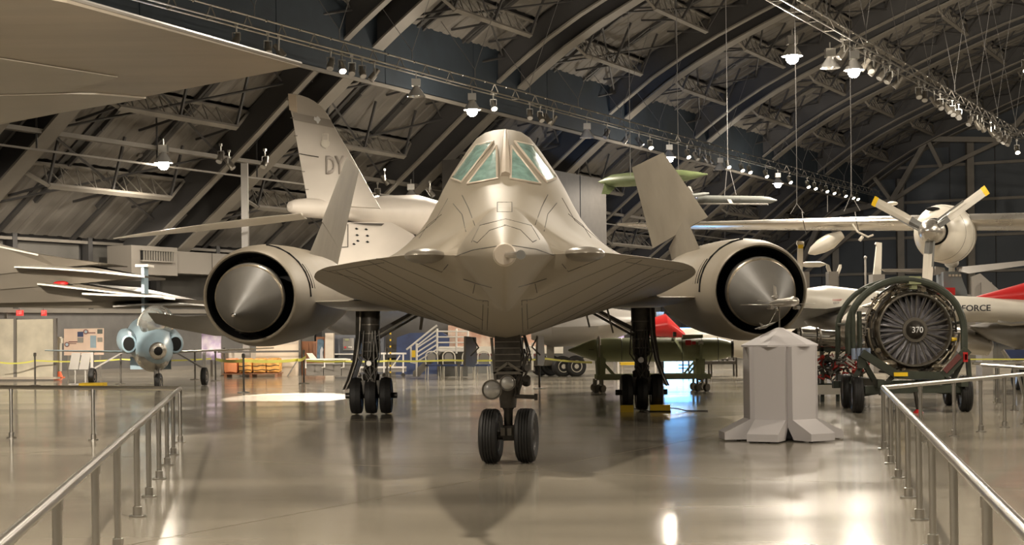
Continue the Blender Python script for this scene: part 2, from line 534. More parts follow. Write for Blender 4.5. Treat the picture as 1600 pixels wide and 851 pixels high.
# draft curtain parallel to the axis
mb = MB()
c = thing('draft_curtain', HA(-34.3, 50, 11.6), 'long dark blue draught curtain hung below the roof behind the lighting truss', 'curtain')
na = 20
for k in range(na):
    a0 = -20 + (A1 + 18) * k / na; a1 = -20 + (A1 + 18) * (k + 1) / na
    mb = MB(); mb.box(HA(-34.3, (a0 + a1) / 2, 13.1), (0.08, a1 - a0 - .05, 3.1), Matrix.Rotation(-PHI, 3, 'Z')); mb.build('curtain_panel', 'curtain', c, smooth=0)
mb = MB(); mb.bar(HA(-34.2, -20, 11.55), HA(-34.2, A1 - 2, 11.55), .1, .14); mb.build('hem_rail', 'steel_tan', c)

# walls
RZ = Matrix.Rotation(-PHI, 3, 'Z')
def wall_box(name, p0, p1, a0, a1, z0, z1, m):
    mb = MB(); mb.box(HA((p0 + p1) / 2, (a0 + a1) / 2, (z0 + z1) / 2), (abs(p1 - p0), abs(a1 - a0), z1 - z0), RZ)
    o = mb.build(name, m, smooth=0); recenter(o); o['kind'] = 'structure'; return o
wl = wall_box('wall_left', -46.5, -46.2, A0, A1, 0, 5.9, 'steel_dark')
k = 0; a = 20.0
while a < A1 - 4:
    for z0, z1 in ((0.1, 2.55), (2.7, 5.3)):
        mb = MB(); mb.box(HA(-46.1, a + 2, (z0 + z1) / 2), (0.12, 3.7, z1 - z0), RZ); mb.build('wall_panel', 'sidewall', wl, smooth=0)
    mb = MB(); mb.box(HA(-45.9, a, 2.8), (0.35, 0.25, 5.6), RZ); mb.build('wall_column', 'steel_dark', wl, smooth=0)
    a += 4.2
for z in (2.62, 5.4):
    mb = MB(); mb.box(HA(-45.85, 60, z), (0.2, 90, .12), RZ); mb.build('girt', 'steel_tan', wl, smooth=0)
wr = wall_box('wall_right', 46.2, 46.5, A0, A1, 0, 5.9, 'sidewall')
def gable(name, a, m, th):
    mb = MB(); pts = [(-46.4, 0)] + [(p, z - .1) for p, z in fine[::40]] + [(46.4, 0)]
    mb.prism([HA(p, a, z) for p, z in pts], V((SP, CP, 0)) * th)
    o = mb.build(name, m, smooth=0); recenter(o); o['kind'] = 'structure'; return o
wb = gable('wall_back', A1, 'steel_dark', 0.3)
wf = gable('wall_front', A0 - .3, 'endwall', 0.3)
# cladding panels + girts + columns of the end wall
for i in range(18):
    p0 = -46 + i * 3.6
    for j in range(8):
        z0 = 0.1 + j * 2.9
        z1 = z0 + 2.75
        if p0 > 12: continue
        top = min(roof_z(max(-46, p0)), roof_z(min(46, p0 + 3.5))) - .3
        if top - z0 < .6: continue
        z1 = min(z1, top)
        mb = MB(); mb.box(HA(p0 + 1.8, A1 - .08, (z0 + z1) / 2), (3.5, 0.12, z1 - z0), RZ); mb.build('wall_panel', 'endwall', wb, smooth=0)
for j in range(1, 8):
    z = 0.05 + j * 2.9
    pl = [p for p, zz in fine if zz > z + .3]
    mb = MB(); mb.bar(HA(pl[0], A1 - .3, z), HA(pl[-1], A1 - .3, z), .25, .22); mb.build('girt', 'steel_tan', wb, smooth=0)
for p in (-37.5, -32.0, -26.3, -20.5, -14, -7, 0):
    mb = MB(); mb.bar(HA(p, A1 - .6, 0), HA(p, A1 - .6, min(roof_z(p) - 2.5, 40)), .55, .5); mb.build('wall_column', 'steel_tan', wb, smooth=0)
# end truss along the gable: chords and webs
nodes = []
for k, s in enumerate([4.0 + 5.4 * k for k in range(11)]):
    p, z, tp, tz = roof_s(s); nodes.append((HA(p + tz * .9, A1 - 2.5, z - tp * .9), HA(p + tz * 3.6, A1 - 2.5, z - tp * 3.6)))
for k in range(len(nodes) - 1):
    mb = MB()
    mb.bar(nodes[k][0], nodes[k + 1][0], .35); mb.bar(nodes[k][1], nodes[k + 1][1], .3)
    mb.bar(nodes[k][0], nodes[k + 1][1], .4) if k % 2 else mb.bar(nodes[k][1], nodes[k + 1][0], .4)
    mb.bar(nodes[k][0], nodes[k][1], .3)
    mb.build('gable_truss', 'steel_tan', wb, smooth=0)

# floor: sub-base plus saw-cut slabs
fl = MB(); fl.box(HA(0, 49, -.2), (94, 166, .3), RZ); fo = fl.build('floor', 'joint', smooth=0); recenter(fo); fo['kind'] = 'structure'
SL = 7.55
def slab_mesh():
    mb = MB(); mb.box((0, 0, 0), (SL - .02, SL - .02, .05)); me = bpy.data.meshes.new('floor_slab')
    bmesh.ops.recalc_face_normals(mb.bm, faces=mb.bm.faces[:]); mb.bm.to_mesh(mb.bm and me); mb.bm.free(); me.materials.append(M['concrete']); return me
SM = slab_mesh()
for i in range(-6, 6):
    for j in range(-6, 15):
        o = bpy.data.objects.new('floor_slab', SM); col.objects.link(o); o.parent = fo
        o.location = HA(i * SL + 3.2, 15.7 + (j + .5) * SL, -.025) - ORG[fo.name]; o.rotation_euler = (0, 0, -PHI)

# grey partition block behind the nose
pb = thing('partition_wall', HA(-37, 80, 0), 'tall plain grey partition block standing behind the cockpit', 'partition')
mb = MB(); mb.box(HA(-37, 72.3, 4.9), (2.4, 13.6, 9.8), RZ); mb.build('core', 'block', pb, smooth=0)
for k in range(4):
    mb = MB(); mb.box(HA(-35.72, 67.2 + k * 3.4, 4.9), (.14, 3.3, 9.7), RZ); mb.build('cladding_panel', 'block', pb, smooth=0)

# low painted wall under the side wall at left
low = wall_box('wall_partition', -44.6, -44.3, 40, 60, 0, 2.55, 'lowwall')
tr = wall_box('trim_1', -44.28, -44.2, 40, 60, 2.45, 2.6, 'steel_tan')
bb = wall_box('baseboard_left', -44.28, -44.2, 40, 60, 0, .18, 'duct')
# fat air duct with grille
du = thing('air_duct', HA(-44.8, 60, 3.6), 'tan sheet-metal air duct with a grille, mounted high on the left wall', 'duct')
for k in range(6):
    mb = MB(); mb.box(HA(-44.6, 54.0 + k * 2.6, 4.65), (1.0, 2.54, .95), RZ); mb.build('duct_section', 'duct', du, smooth=0)
mb = MB(); mb.box(HA(-44.5, 51.2, 4.65), (1.3, 2.9, 1.2), RZ); mb.build('plenum', 'duct', du, smooth=0)
mb = MB(); mb.box(HA(-43.82, 51.3, 4.85), (.06, 2.0, .42), RZ); mb.build('grille_back', 'black', du, smooth=0)
for k in range(12):
    mb = MB(); mb.box(HA(-43.78, 50.42 + k * .16, 4.85), (.1, .045, .4), RZ); mb.build('grille_slat', 'steel_tan', du, smooth=0)
for z in (4.62, 5.08):
    mb = MB(); mb.box(HA(-43.76, 51.3, z), (.12, 2.1, .06), RZ); mb.build('grille_frame', 'steel_tan', du, smooth=0)
for k in range(3):
    mb = MB(); mb.box(HA(-45.4, 53 + k * 6, 4.7), (1.0, .1, .2), RZ); mb.build('bracket', 'steel_dark', du, smooth=0)
# tan steel column left of the bomber's fin
pc = at(382, 255, 57); 
mb = MB(); mb.bar((pc.x, 57, 0), (pc.x, 57, pc.z), .24); mb.box((pc.x, 57, .02), (.5, .5, .04)); solo(mb, 'steel_post', 'jetgrey', 'slender tan steel post rising behind the left engine', 'post')
# ================================================================== the big delta-nosed jet
jet = thing('spy_jet', (0, 25, 0), 'huge bare-metal twin-engined jet seen nose-on in the middle of the hall', 'aircraft')
def JT(tbl, y): return pchip([r[0] for r in tbl], [r[1] for r in tbl], y)
W_ = [(11.6, .03), (12.0, .10), (12.6, .20), (13.5, .31), (14.5, .40), (15.4, .49), (15.55, .82), (15.68, .97), (16.5, 1.26), (17.5, 1.60), (18.5, 1.90), (20, 2.30), (21.5, 2.60), (23, 2.78), (24.5, 2.83), (28, 2.83), (30, 2.75), (34, 2.6), (40, 2.2)]
ZC = [(11.6, 2.15), (13.5, 2.24), (15.4, 2.33), (15.6, 2.35), (18.5, 2.39), (20, 2.41), (21.5, 2.40), (23, 2.36), (25, 2.31), (28, 2.22), (30, 2.18), (40, 2.15)]
ZT = [(11.6, 2.18), (12.0, 2.26), (12.6, 2.38), (13.5, 2.54), (14.5, 2.67), (15.4, 2.79), (15.6, 2.81), (16.5, 2.98), (17.25, 3.19), (17.5, 3.34), (18.0, 3.63), (18.6, 3.88), (19.1, 4.0), (19.7, 4.03), (21, 4.0), (24, 3.8), (28, 3.5), (34, 3.3), (40, 2.9)]
ZB = [(11.6, 2.12), (12.0, 2.06), (12.6, 1.99), (13.5, 1.91), (14.5, 1.84), (15.4, 1.77), (15.6, 1.755), (16.5, 1.67), (17.5, 1.57), (18.5, 1.50), (20, 1.47), (26, 1.45), (40, 1.5)]
BW = [(11.6, .03), (12.0, .10), (12.6, .20), (13.5, .31), (14.5, .40), (15.4, .46), (15.5, .56), (15.6, .66), (16.5, .98), (17.5, 1.28), (18.5, 1.48), (20, 1.58), (23, 1.6), (40, 1.5)]
MX = [(11.6, 0), (15.0, .25), (15.5, .5), (16.5, .8), (18, 1), (40, 1)]
ML = [(11.6, .2), (12.5, .7), (14, .95), (15, 1), (40, 1)]
BT = [(0, 1), (.08, .992), (.17, .965), (.255, .88), (.34, .765), (.42, .65), (.51, .495), (.587, .345), (.69, .215), (.8, .115), (.9, .05), (1, .012), (1.3, 0)]
def Bcurve(t): return pchip([b[0] for b in BT], [b[1] for b in BT], t)
def lower_z(y, x):
    w_, zc, zb, m = JT(W_, y), JT(ZC, y), JT(ZB, y), JT(ML, y)
    t = min(1, abs(x) / w_); r = min(w_, .46)
    tc = min(1, abs(x) / r)
    circ = zc - (zc - zb) * math.sqrt(max(0, 1 - tc * tc))
    k = .13
    vee = zb + (zc - zb) * ((math.sqrt(t * t + k * k) - k) / (math.sqrt(1 + k * k) - k)) ** .93
    return circ * (1 - m) + vee * m
def upper_z(y, x):
    w_, zc, zt, b, m = JT(W_, y), JT(ZC, y), JT(ZT, y), JT(BW, y), JT(MX, y)
    tc = min(1, abs(x) / min(b, w_)); circ = math.sqrt(max(0, 1 - tc * tc))
    bell = Bcurve(abs(x) / b)
    thick = .035 * math.sqrt(max(0, 1 - (abs(x) / w_) ** 2)) * m
    return zc + (zt - zc) * (circ * (1 - m) + bell * m) + thick
ys = [11.6, 11.75, 12.0, 12.3, 12.6, 13, 13.5, 14, 14.5, 15, 15.35, 15.42, 15.5, 15.56, 15.62, 15.68, 15.8, 16.1, 16.5, 16.9, 17.2, 17.35, 17.5, 17.7, 17.9, 18.1, 18.35, 18.6, 18.85, 19.1, 19.4, 19.8, 20.3, 21, 21.7, 22.4, 23, 23.7, 24.5, 25.5, 27, 28.5, 30, 32, 34, 37, 40, 43]
NU, NL = 30, 22
def section(y):
    w_ = JT(W_, y); pts = []
    xs = [math.sin(math.pi / 2 * i / NU) for i in range(NU + 1)]
    up = [(x * w_, upper_z(y, x * w_)) for x in xs[:-1]] + [(w_, JT(ZC, y))]
    lo = [(x * w_, lower_z(y, x * w_)) for x in [math.sin(math.pi / 2 * i / NL) for i in range(NL)]]
    right = [V((x, y, z)) for x, z in up] + [V((x, y, z)) for x, z in lo[::-1]]
    left = [V((-p.x, p.y, p.z)) for p in right[-2:0:-1]]
    return right + left
body = MB(); body.rings([section(y) for y in ys])
bmesh.ops.recalc_face_normals(body.bm, faces=body.bm.faces[:])
BVH = BVHTree.FromBMesh(body.bm)
body.build('fuselage', 'titan', jet, smooth=42)
CAMP = V((0, 0, CAMZ))
def on_body(px, py, lift=0.0, bvh=None):
    d = (at(px, py, 10) - CAMP).normalized()
    h = (bvh or BVH).ray_cast(CAMP, d)
    if h[0] is None: return None
    return h[0] - d * 0.0 + h[1] * (lift if h[1].dot(d) < 0 else -lift)
def px_line(pts, step=6.0):
    out = []
    for (x0, y0), (x1, y1) in zip(pts, pts[1:]):
        n = max(1, int(math.hypot(x1 - x0, y1 - y0) / step))
        for i in range(n): out.append((x0 + (x1 - x0) * i / n, y0 + (y1 - y0) * i / n))
    out.append(pts[-1]); return out
def seam(pts, r=.005, name='panel_seam', m='seam', lift=0.0, bvh=None, parent=None):
    P = [on_body(x, y, lift, bvh) for x, y in px_line(pts)]
    run = []; mb = MB(); ok = False
    for p in P + [None]:
        if p is None or (run and (p - run[-1]).length > 1.2):
            if len(run) > 1: mb.tube(run, r, 5); ok = True
            run = [] if p is None else [p]
        else: run.append(p)
    if ok: return mb.build(name, m, parent or jet)
def patch(quad, lift, th, name, m, nx=8, ny=8, parent=None, bvh=None):
    """curved slab that follows the body between four pixel corners"""
    a, b, c, d = [V((q[0], q[1])) for q in quad]
    mb = MB(); grid = []
    for j in range(ny + 1):
        row = []
        for i in range(nx + 1):
            q = a.lerp(b, i / nx).lerp(d.lerp(c, i / nx), j / ny)
            p = on_body(q.x, q.y, lift, bvh)
            if p is None: p = row[-1] if row else V((0, 0, 0))
            row.append(p)
        grid.append(row)
    vs = [[mb.bm.verts.new(p) for p in r] for r in grid]
    for j in range(ny):
        for i in range(nx):
            try: mb.bm.faces.new((vs[j][i], vs[j][i + 1], vs[j + 1][i + 1], vs[j + 1][i]))
            except ValueError: pass
    o = mb.build(name, m, parent or jet)
    return o
# canopy: panes and frames
canopy = MB()
canopy.tube([on_body(790, y, .0) for y in (204, 215, 235, 255, 275)], [.02, .035, .045, .055, .06], 8)
can = canopy.build('canopy_post', 'frame_tan', jet)
def mirror(q): return [(2 * 787.5 - x, y) for x, y in q]
front = [(777, 229), (778, 280), (732, 288), (733, 286)]
fr = [(776, 229), (777, 280), (731, 288), (760, 250)]
side = [(771, 222), (744, 228), (707, 279), (722, 285)]
for q, ttl in ((fr, 'windshield_pane'), (mirror(fr), 'windshield_pane'), (side, 'side_pane'), (mirror(side), 'side_pane')):
    p = patch(q, .012, 0, ttl, 'glass_green', 8, 8)
    seam(list(q) + [q[0]], .014, 'pane_frame', 'frame_tan', .01, parent=p)
# nose pitot probe
mb = MB(); tip = V((0, 11.62, 2.15))
mb.lathe([(-.02, .075), (0, .085), (.05, .088), (.16, .082)], (0, 11.55, 2.15), (0, 1, 0), 20); mb.build('nose_fitting', 'frame_tan', jet)
mb = MB(); mb.tube([(0, 11.6, 2.15), (.04, 11.45, 2.14), (.115, 11.1, 2.125)], [.018, .024, .024], 10); mb.lathe([(0, .034), (.03, .034)], (.113, 11.08, 2.125), (.02, .98, 0), 12); mb.build('pitot_probe', 'alu', jet)
M['pod'] = mat('sensor_pod_metal', (0.17, 0.15, 0.12), 0.28, 0.3)
# infrared sensor pods at the chine corners
for s in (-1, 1):
    mb = MB(); mb.sphere((s * .79, 15.60, 2.335), (.21, .36, .075), 24, 12); mb.build('sensor_pod', 'pod', jet)
    mb = MB(); mb.lathe([(-.004, .066), (.004, .066)], (s * .62, 15.60, 2.335), (1, 0, 0), 16, sz=1); 
    mb.build('pod_collar', 'seam', jet)
# panel seams traced on the skin
L_ = [
 [(540, 404), (594, 404), (660, 432), (745, 468), (763, 470)], [(763, 470), (761, 520)], [(755, 470), (753, 520)],
 [(575, 407), (640, 440), (755, 500)], [(560, 418), (650, 466), (750, 514)], [(540, 421), (600, 450), (720, 512)], [(525, 424), (600, 462), (680, 500)],
 [(503, 421), (560, 436), (620, 468), (700, 508)], [(512, 424), (600, 410)],
 [(724, 436), (745, 443), (768, 449)], [(742, 444), (739, 458)], [(700, 413), (690, 425), (640, 405)],
 [(737, 378), (750, 352), (790, 342), (830, 352), (843, 374)], [(712, 400), (740, 390), (780, 384)], [(722, 305), (732, 325), (742, 352)], [(708, 318), (722, 335), (728, 362)],
 [(690, 335), (668, 352), (655, 372)], [(777, 316), (800, 316), (800, 331), (777, 331), (777, 316)],
 [(740, 376), (746, 379), (765, 360), (790, 352)], [(620, 393), (680, 345), (700, 310)]]
for q in L_: seam(q, .0045)
for q in L_[:12] + L_[13:17] + L_[18:]:
    seam([(2 * 789 - x, y - .9) for x, y in q], .0045)
# nacelles
for s in (-1, 1):
    nx = s * 4.4; nz = 2.22
    nac = MB()
    prof = [(.0, .775), (.015, .79), (.06, .81), (.3, .845), (.9, .90), (2, .945), (4, .96), (6, .95), (8, .90), (10, .80), (11.5, .70)]
    nac.lathe(prof, (nx, 27.0, nz), (0, 1, 0), 56, cap=False, offs=lambda t: V((0, 0, .03 * t)))
    nac.lathe([(.0, .775), (.05, .755), (.5, .74), (3.0, .70)], (nx, 27.0, nz), (0, 1, 0), 56, cap=False)
    no = nac.build('engine_nacelle', 'titan', jet)
    mb = MB(); mb.lathe([(.04, .752), (.5, .735), (2.4, .72), (2.45, .05)], (nx, 27.02, nz), (0, 1, 0), 48, cap=False); mb.build('inlet_duct', 'black', no)
    tp = V((nx, 25.35, nz - .34)); bs = V((nx, 27.0, nz - .03)); ax = (bs - tp).normalized(); L = (bs - tp).length
    mb = MB(); mb.lathe([(0, .012), (L * .5, .27), (L * .93, .555), (L * .97, .585), (L, .60), (L + .12, .60), (L + .9, .45), (L + 1.5, .3)], tp, ax, 48); sp = mb.build('inlet_spike', 'titan_dark', no)
    mb = MB(); mb.lathe([(L * .945, .567), (L * .95, .578), (L * .975, .596), (L * .98, .592)], tp, ax, 48, cap=False); mb.build('spike_band', 'bronze', sp)
    mb = MB(); mb.lathe([(-.05, .02), (.0, .035), (.04, .034)], tp, ax, 12); mb.build('spike_probe', 'chrome', sp)
    for yy, a0, a1, nm in ((28.55, 15, 110, 'bypass_louver'), (28.95, 100, 130, 'bypass_louver')):
        pass
    # louvres on inner side and a ring groove
    for k in range(4):
        mb = MB(); rr = .915 + .004 * k
        for q in range(2):
            pass
        pts = []
        yy = 28.1 + k * .28
        for j in range(7):
            th = math.radians(8 + j * 5 if k else -2 + j * 14)
            pts.append(V((nx - s * rr * 1.004 * math.cos(th), yy, nz + .03 * 1.2 + rr * 1.004 * math.sin(th))))
        mb.tube(pts, .016 if k else .02, 5); mb.build('bypass_slot', 'black', no)
    # inner wing between fuselage and nacelle
    mb = MB(); mb.wing([((s * 1.2, 27.5, 2.16), (s * 1.2, 40, 2.1), .30), ((s * 2.8, 28.3, 2.14), (s * 2.8, 40, 2.1), .24), ((s * 3.75, 28.9, 2.14), (s * 3.75, 39.5, 2.1), .2)], n=14)
    mb.build('inner_wing', 'titan', jet)
    # fillet below the inner wing to nacelle
    # outer wing with drooped elevon
    mb = MB(); mb.wing([((s * 4.9, 28.2, 2.2), (s * 4.9, 39.4, 1.95), .22), ((s * 5.35, 29.5, 2.12), (s * 5.35, 39.3, 1.75), .2), ((s * 6.2, 33.2, 1.98), (s * 6.2, 39.1, 1.50), .13), ((s * 7.2, 35.2, 1.97), (s * 7.2, 38.9, 1.52), .09), ((s * 8.2, 36.9, 2.08), (s * 8.2, 38.7, 1.72), .05), ((s * 8.6, 37.7, 2.1), (s * 8.6, 38.5, 1.85), .03)], n=14)
    mb.build('outer_wing', 'titan_dark' if s < 0 else 'titan_dark', jet)
    # fin
    b0, b1, t0, t1 = V((s * 3.9, 31, 3.05)), V((s * 3.9, 36.2, 2.95)), V((s * 3.40, 34.0, 5.38)), V((s * 3.36, 36.4, 5.30))
    nrm = V((s * 1, 0, .2)).normalized()
    q0, q1 = b0.lerp(t0, .34), b1.lerp(t1, .20)
    mb = MB(); mb.wing([(b0, b1, .09, nrm), (q0 + V((0, .15, 0)), q1, .08, nrm)]); fin = mb.build('fin_stub', 'fin', jet)
    up = [q0.copy(), q1.copy(), t0.copy(), t1.copy()]
    if s > 0:
        piv = V((3.75, 34.3, 0)); Rm = Matrix.Rotation(math.radians(11), 3, 'Z')
        up = [Rm @ (p - V((piv.x, piv.y, 0))) + V((piv.x, piv.y, 0)) for p in up]
        nrm = Rm @ nrm
    mb = MB(); mb.wing([(up[0], up[1], .09, nrm), (up[2], up[3], .05, nrm)]); mb.build('rudder', 'fin', jet)
# ---------------- wheels
def wheel(mb_t, mb_h, c, r, w_, ax=(1, 0, 0), grooves=3):
    c = V(c); ax = V(ax).normalized()
    h = w_ / 2
    prof = [(-h * .75, r * .55), (-h * .95, r * .68), (-h, r * .82), (-h * .85, r * .94)]
    n = grooves
    for i in range(n):
        x = -h * .6 + 1.2 * h * (i + .5) / n
        prof += [(x - .16 * h, r * .995), (x - .05 * h, r * 1.0), (x - .04 * h, r * .965), (x + .04 * h, r * .965), (x + .05 * h, r * 1.0)]
    prof += [(h * .85, r * .94), (h, r * .82), (h * .95, r * .68), (h * .75, r * .55)]
    mb_t.lathe(prof, c, ax, 40, cap=True)
    if mb_h is not None:
        mb_h.lathe([(-h * .8, r * .5), (-h * .82, r * .56), (h * .82, r * .56), (h * .8, r * .5), (h * .55, r * .4), (h * .8, r * .18), (h * .85, r * .1)], c, ax, 24)
        mb_h.lathe([(-h * .9, r * .12), (-h * .7, r * .35), (-h*.6, r * .5)], c, ax, 16)
# nose gear
ng = thing
gr = MB()
Yn = 18.8
gr.lathe([(0, .16), (.5, .155), (.55, .12), (.62, .12)], (.02, Yn, 1.0), (0, 0, 1), 20)
gr.box((.02, Yn - .06, 1.33), (.30, .22, .42))
gr.lathe([(0, .095), (.16, .11), (.2, .13), (.3, .14)], (.02, Yn, .66), (0, 0, 1), 20)
gr.lathe([(0, .05), (.35, .055), (.4, .09)], (.02, Yn, .28), (0, 0, 1), 16)
gs = gr.build('nose_gear_strut', 'gear', jet)
mb = MB(); mb.cyl((-.24, Yn, .325), (.28, Yn, .325), .05, n=14); mb.box((.02, Yn - .02, .36), (.14, .16, .18)); mb.build('axle', 'gear', gs)
for x in (-.05, .03):
    mb = MB(); mb.box((x, Yn - .13, .38), (.05, .06, .09)); mb.build('tow_lug', 'gear_mid', gs)
mb = MB()
for sx in (-.17, .2): mb.bar((sx, Yn - .05, 1.5), (sx * .75, Yn - .08, .98), .035, .05)
mb.bar((-.15, Yn - .2, 1.08), (0.02, Yn - .2, 1.2), .03); mb.bar((.2, Yn - .2, 1.08), (0.02, Yn - .2, 1.2), .03); mb.bar((-.15, Yn - .2, 1.08), (.2, Yn - .2, 1.08), .03)
mb.build('brace', 'gear_mid', gs)
mb = MB()
random.seed(3)
for k in range(9):
    x = .1 + random.random() * .18; z = 1.15 + random.random() * .2
    mb.tube([(x, Yn - .12, z + .2), (x + .08 * random.random(), Yn - .16, z), (x - .05, Yn - .15, z - .25), (.1 + .05 * random.random(), Yn - .1, .8)], .011, 6)
mb.lathe([(0, .05), (.1, .05)], (.24, Yn - .1, .95), (0, -.6, .5), 12); mb.lathe([(0, .04), (.12, .04)], (.2, Yn - .12, 1.12), (.3, -.6, .1), 12)
mb.build('hydraulic_line', 'gear', gs)
mb = MB(); mb.cyl((.1, Yn - .12, .8), (.34, Yn - .16, .79), .025, n=10); mb.cyl((.33, Yn - .16, .79), (.37, Yn - .16, .79), .042, n=10); mb.build('steering_link', 'gear', gs)
for k in range(5):
    mb = MB(); mb.bar((-.13, Yn - .18, 1.15 + k * .075), (.17, Yn - .18, 1.15 + k * .075), .012); mb.build('strut_rung', 'gear_mid', gs)
for px, py, r in ((768.5, 608.5, .112), (793, 598, .088)):
    c = at(px, py, Yn - .33)
    mb = MB(); mb.lathe([(0, r), (.03, r), (.1, r * .8), (.16, r * .4)], c, (0, 1, 0), 24); lt = mb.build('landing_light', 'chrome', gs)
    mb = MB(); mb.lathe([(-.04, r * .2), (-.025, r * .65), (0, r * .93)], c, (0, 1, 0), 24); mb.build('light_lens', 'lamp_glass', lt)
    mb = MB(); mb.tube([c + V((math.cos(a * math.pi / 12) * r, -.005, math.sin(a * math.pi / 12) * r)) for a in range(25)], .008, 6); mb.build('light_rim', 'gear_mid', lt)
    mb = MB(); mb.bar(c + V((0, .12, 0)), (.02, Yn, c.z + .03), .04); mb.build('light_bracket', 'gear', lt)
for x in (-.19, .235):
    t, h = MB(), MB(); wheel(t, h, (x, Yn, .325), .325, .225, ax=(1, -.16, 0), grooves=4)
    wo = t.build('nose_wheel', 'rubber', jet, smooth=30); h.build('wheel_hub', 'gear', wo)
for s, px in ((-1, 736), (1, 843)):
    c = at(px, 545, 19.4)
    mb = MB(); mb.prism([(c.x - .05, 19.0, 1.52), (c.x + .05, 20.2, 1.5), (c.x + .06, 20.2, 1.2), (c.x + .03, 19.8, 1.13), (c.x - .06, 19.0, 1.16)], (s * .025, 0, 0)); mb.build('nose_gear_door', 'gear_mid', jet, smooth=0)
    mb = MB(); mb.tube([(c.x + s * -.03, 19.0, 1.5), (c.x - s * .1, 19.0, 1.38), (c.x, 19.0, 1.28)], .012, 6); mb.build('door_rod', 'gear', jet)
# main gear
Ym = 30.2
for s in (-1, 1):
    xm = s * 2.6
    mb = MB()
    mb.lathe([(0, .10), (.1, .15), (.28, .17), (.3, .13), (.55, .12), (.6, .155), (.72, .16), (.75, .17), (1.5, .185)], (xm, Ym, .48), (0, 0, 1), 20)
    mb.box((xm, Ym, .52), (.46, .3, .26))
    ms = mb.build('main_gear_strut', 'gear', jet)
    mb = MB(); mb.cyl((xm - .5, Ym, .355), (xm + .5, Ym, .355), .055, n=12); mb.build('axle', 'gear', ms)
    for k in range(4):
        mb = MB(); mb.lathe([(0, .19), (.02, .19)], (xm, Ym, 1.2 + k * .17), (0, 0, 1), 20); mb.build('strut_ring', 'gear_mid', ms)
    mb = MB(); mb.lathe([(0, .06), (.06, .05)], (xm - .02, Ym - .2, .98), (0, -1, 0), 14); mb.build('strut_valve', 'alu', ms)
    mb = MB(); random.seed(5)
    for k in range(8):
        x = xm + random.uniform(-.2, .2)
        mb.tube([(x, Ym - .17, 1.6), (x + random.uniform(-.06, .06), Ym - .21, 1.1), (xm + random.uniform(-.14, .14), Ym - .2, .85), (xm + random.uniform(-.1, .1), Ym - .2, .6)], .013, 6)
    mb.build('hydraulic_line', 'gear', ms)
    mb = MB(); mb.bar((xm - s * .1, Ym - .05, 1.55), (s * 1.62, Ym - .3, 2.0), .06, .07); mb.bar((xm - s * .1, Ym - .1, 1.42), (s * 1.6, Ym - .4, 1.92), .04); mb.build('side_brace', 'gear', jet)
    mb = MB(); mb.bar((xm - s * .1, Ym - .12, 1.48), (s * 1.65, Ym - .42, 1.95), .022); mb.build('brace_rod', 'alu', jet)
    # curved outer door
    pts = [(xm + s * .20, Ym - .1, 1.98), (xm + s * .22, Ym - .1, 1.5), (xm + s * .30, Ym - .1, 1.0), (xm + s * .42, Ym - .1, .65), (xm + s * .50, Ym - .1, .48)]
    mb = MB(); rings = []
    for x, y, z in pts:
        wd = .14 - .06 * (2 - z) / 1.5
        rings.append([V((x - wd / 2, y - .03, z)), V((x + wd / 2, y + .02, z)), V((x + wd / 2 + .01, y + .9, z)), V((x + wd / 2 - .03, y + .9, z))])
    mb.rings(rings); mb.build('main_gear_door', 'gear', jet)
    mb = MB(); mb.tube([V((p[0] - s * .02, p[1] - .04, p[2])) for p in pts], .018, 6); mb.build('door_edge', 'gear_mid', jet)
    mb = MB(); mb.cyl((xm, Ym - .1, 1.12), (xm + s * .27, Ym - .1, 1.14), .02, n=8); mb.build('door_link', 'gear_mid', jet)
    for k in (-1, 0, 1):
        t, h = MB(), MB(); wheel(t, h, (xm + k * .285, Ym, .355), .355, .225, grooves=1)
        wo = t.build('main_wheel', 'rubber', jet, smooth=30); h.build('wheel_hub', 'gear_mid', wo)
# belly door rods
for px0, py0, px1, py1 in ((915, 495, 921, 511), (947, 485, 958, 520), (661, 497, 657, 515)):
    a, b = at(px0, py0, 27), at(px1, py1, 27)
    mb = MB(); mb.bar(a + V((0, 0, .12)), b, .05, .03); mb.build('drain_mast', 'gear_mid', jet, smooth=0)
# ================================================================== lighting trusses and lamps
def light_truss(p, z, a0, a1, label, ndiv=2.0):
    t = thing('lighting_truss', HA(p, (a0 + a1) / 2, z), label, 'truss', kind=None)
    mb = MB()
    for dp, dz in ((0, .42), (-.2, 0), (.2, 0)): mb.cyl(HA(p + dp, a0, z + dz), HA(p + dp, a1, z + dz), .032, n=6)
    mb.build('truss_chord', 'alu', t)
    mb = MB(); a = a0
    mb.bar(HA(p, a, z + .42), HA(p - .2, a, z), .03); mb.bar(HA(p, a, z + .42), HA(p + .2, a, z), .03); mb.bar(HA(p - .2, a, z), HA(p + .2, a, z), .03)
    r0 = mb.build('truss_rung', 'steel_tan', t); k = 1
    while a0 + k * 1.9 < a1:
        o = r0.copy(); col.objects.link(o); o.location = HA(p, a0 + k * 1.9, z) - HA(p, a0, z); k += 1
    a = a0 + 2
    while a < a1:
        rz = roof_z(p) - .6
        mb = MB(); mb.tube([HA(p, a, z + .42), HA(p, a, z + .8)], .02, 5)
        mb.tube([HA(p, a, z + .8), HA(p - 1.6, a, roof_z(p - 1.6) - .8)], .014, 4); mb.tube([HA(p, a, z + .8), HA(p + 1.4, a + .3, roof_z(p + 1.4) - .8)], .012, 4)
        mb.build('hanger_cable', 'cable', t); a += 5.0
    # marker discs on the rail
    mb = MB(); a = a0 + 1
    while a < a1:
        mb.sphere(HA(p + .02, a, z + .40), .05, 8, 5); a += 1.9
    mb.build('rail_clamp', 'chrome', t)
    return t
P1, ZZ1, P2, ZZ2, P3, ZZ3 = -31.6, 11.6, -15.2, 11.6, -40.0, 8.4
light_truss(P1, ZZ1, 15, 122, 'long lighting truss in front of the dark curtain, running above the nose jet')
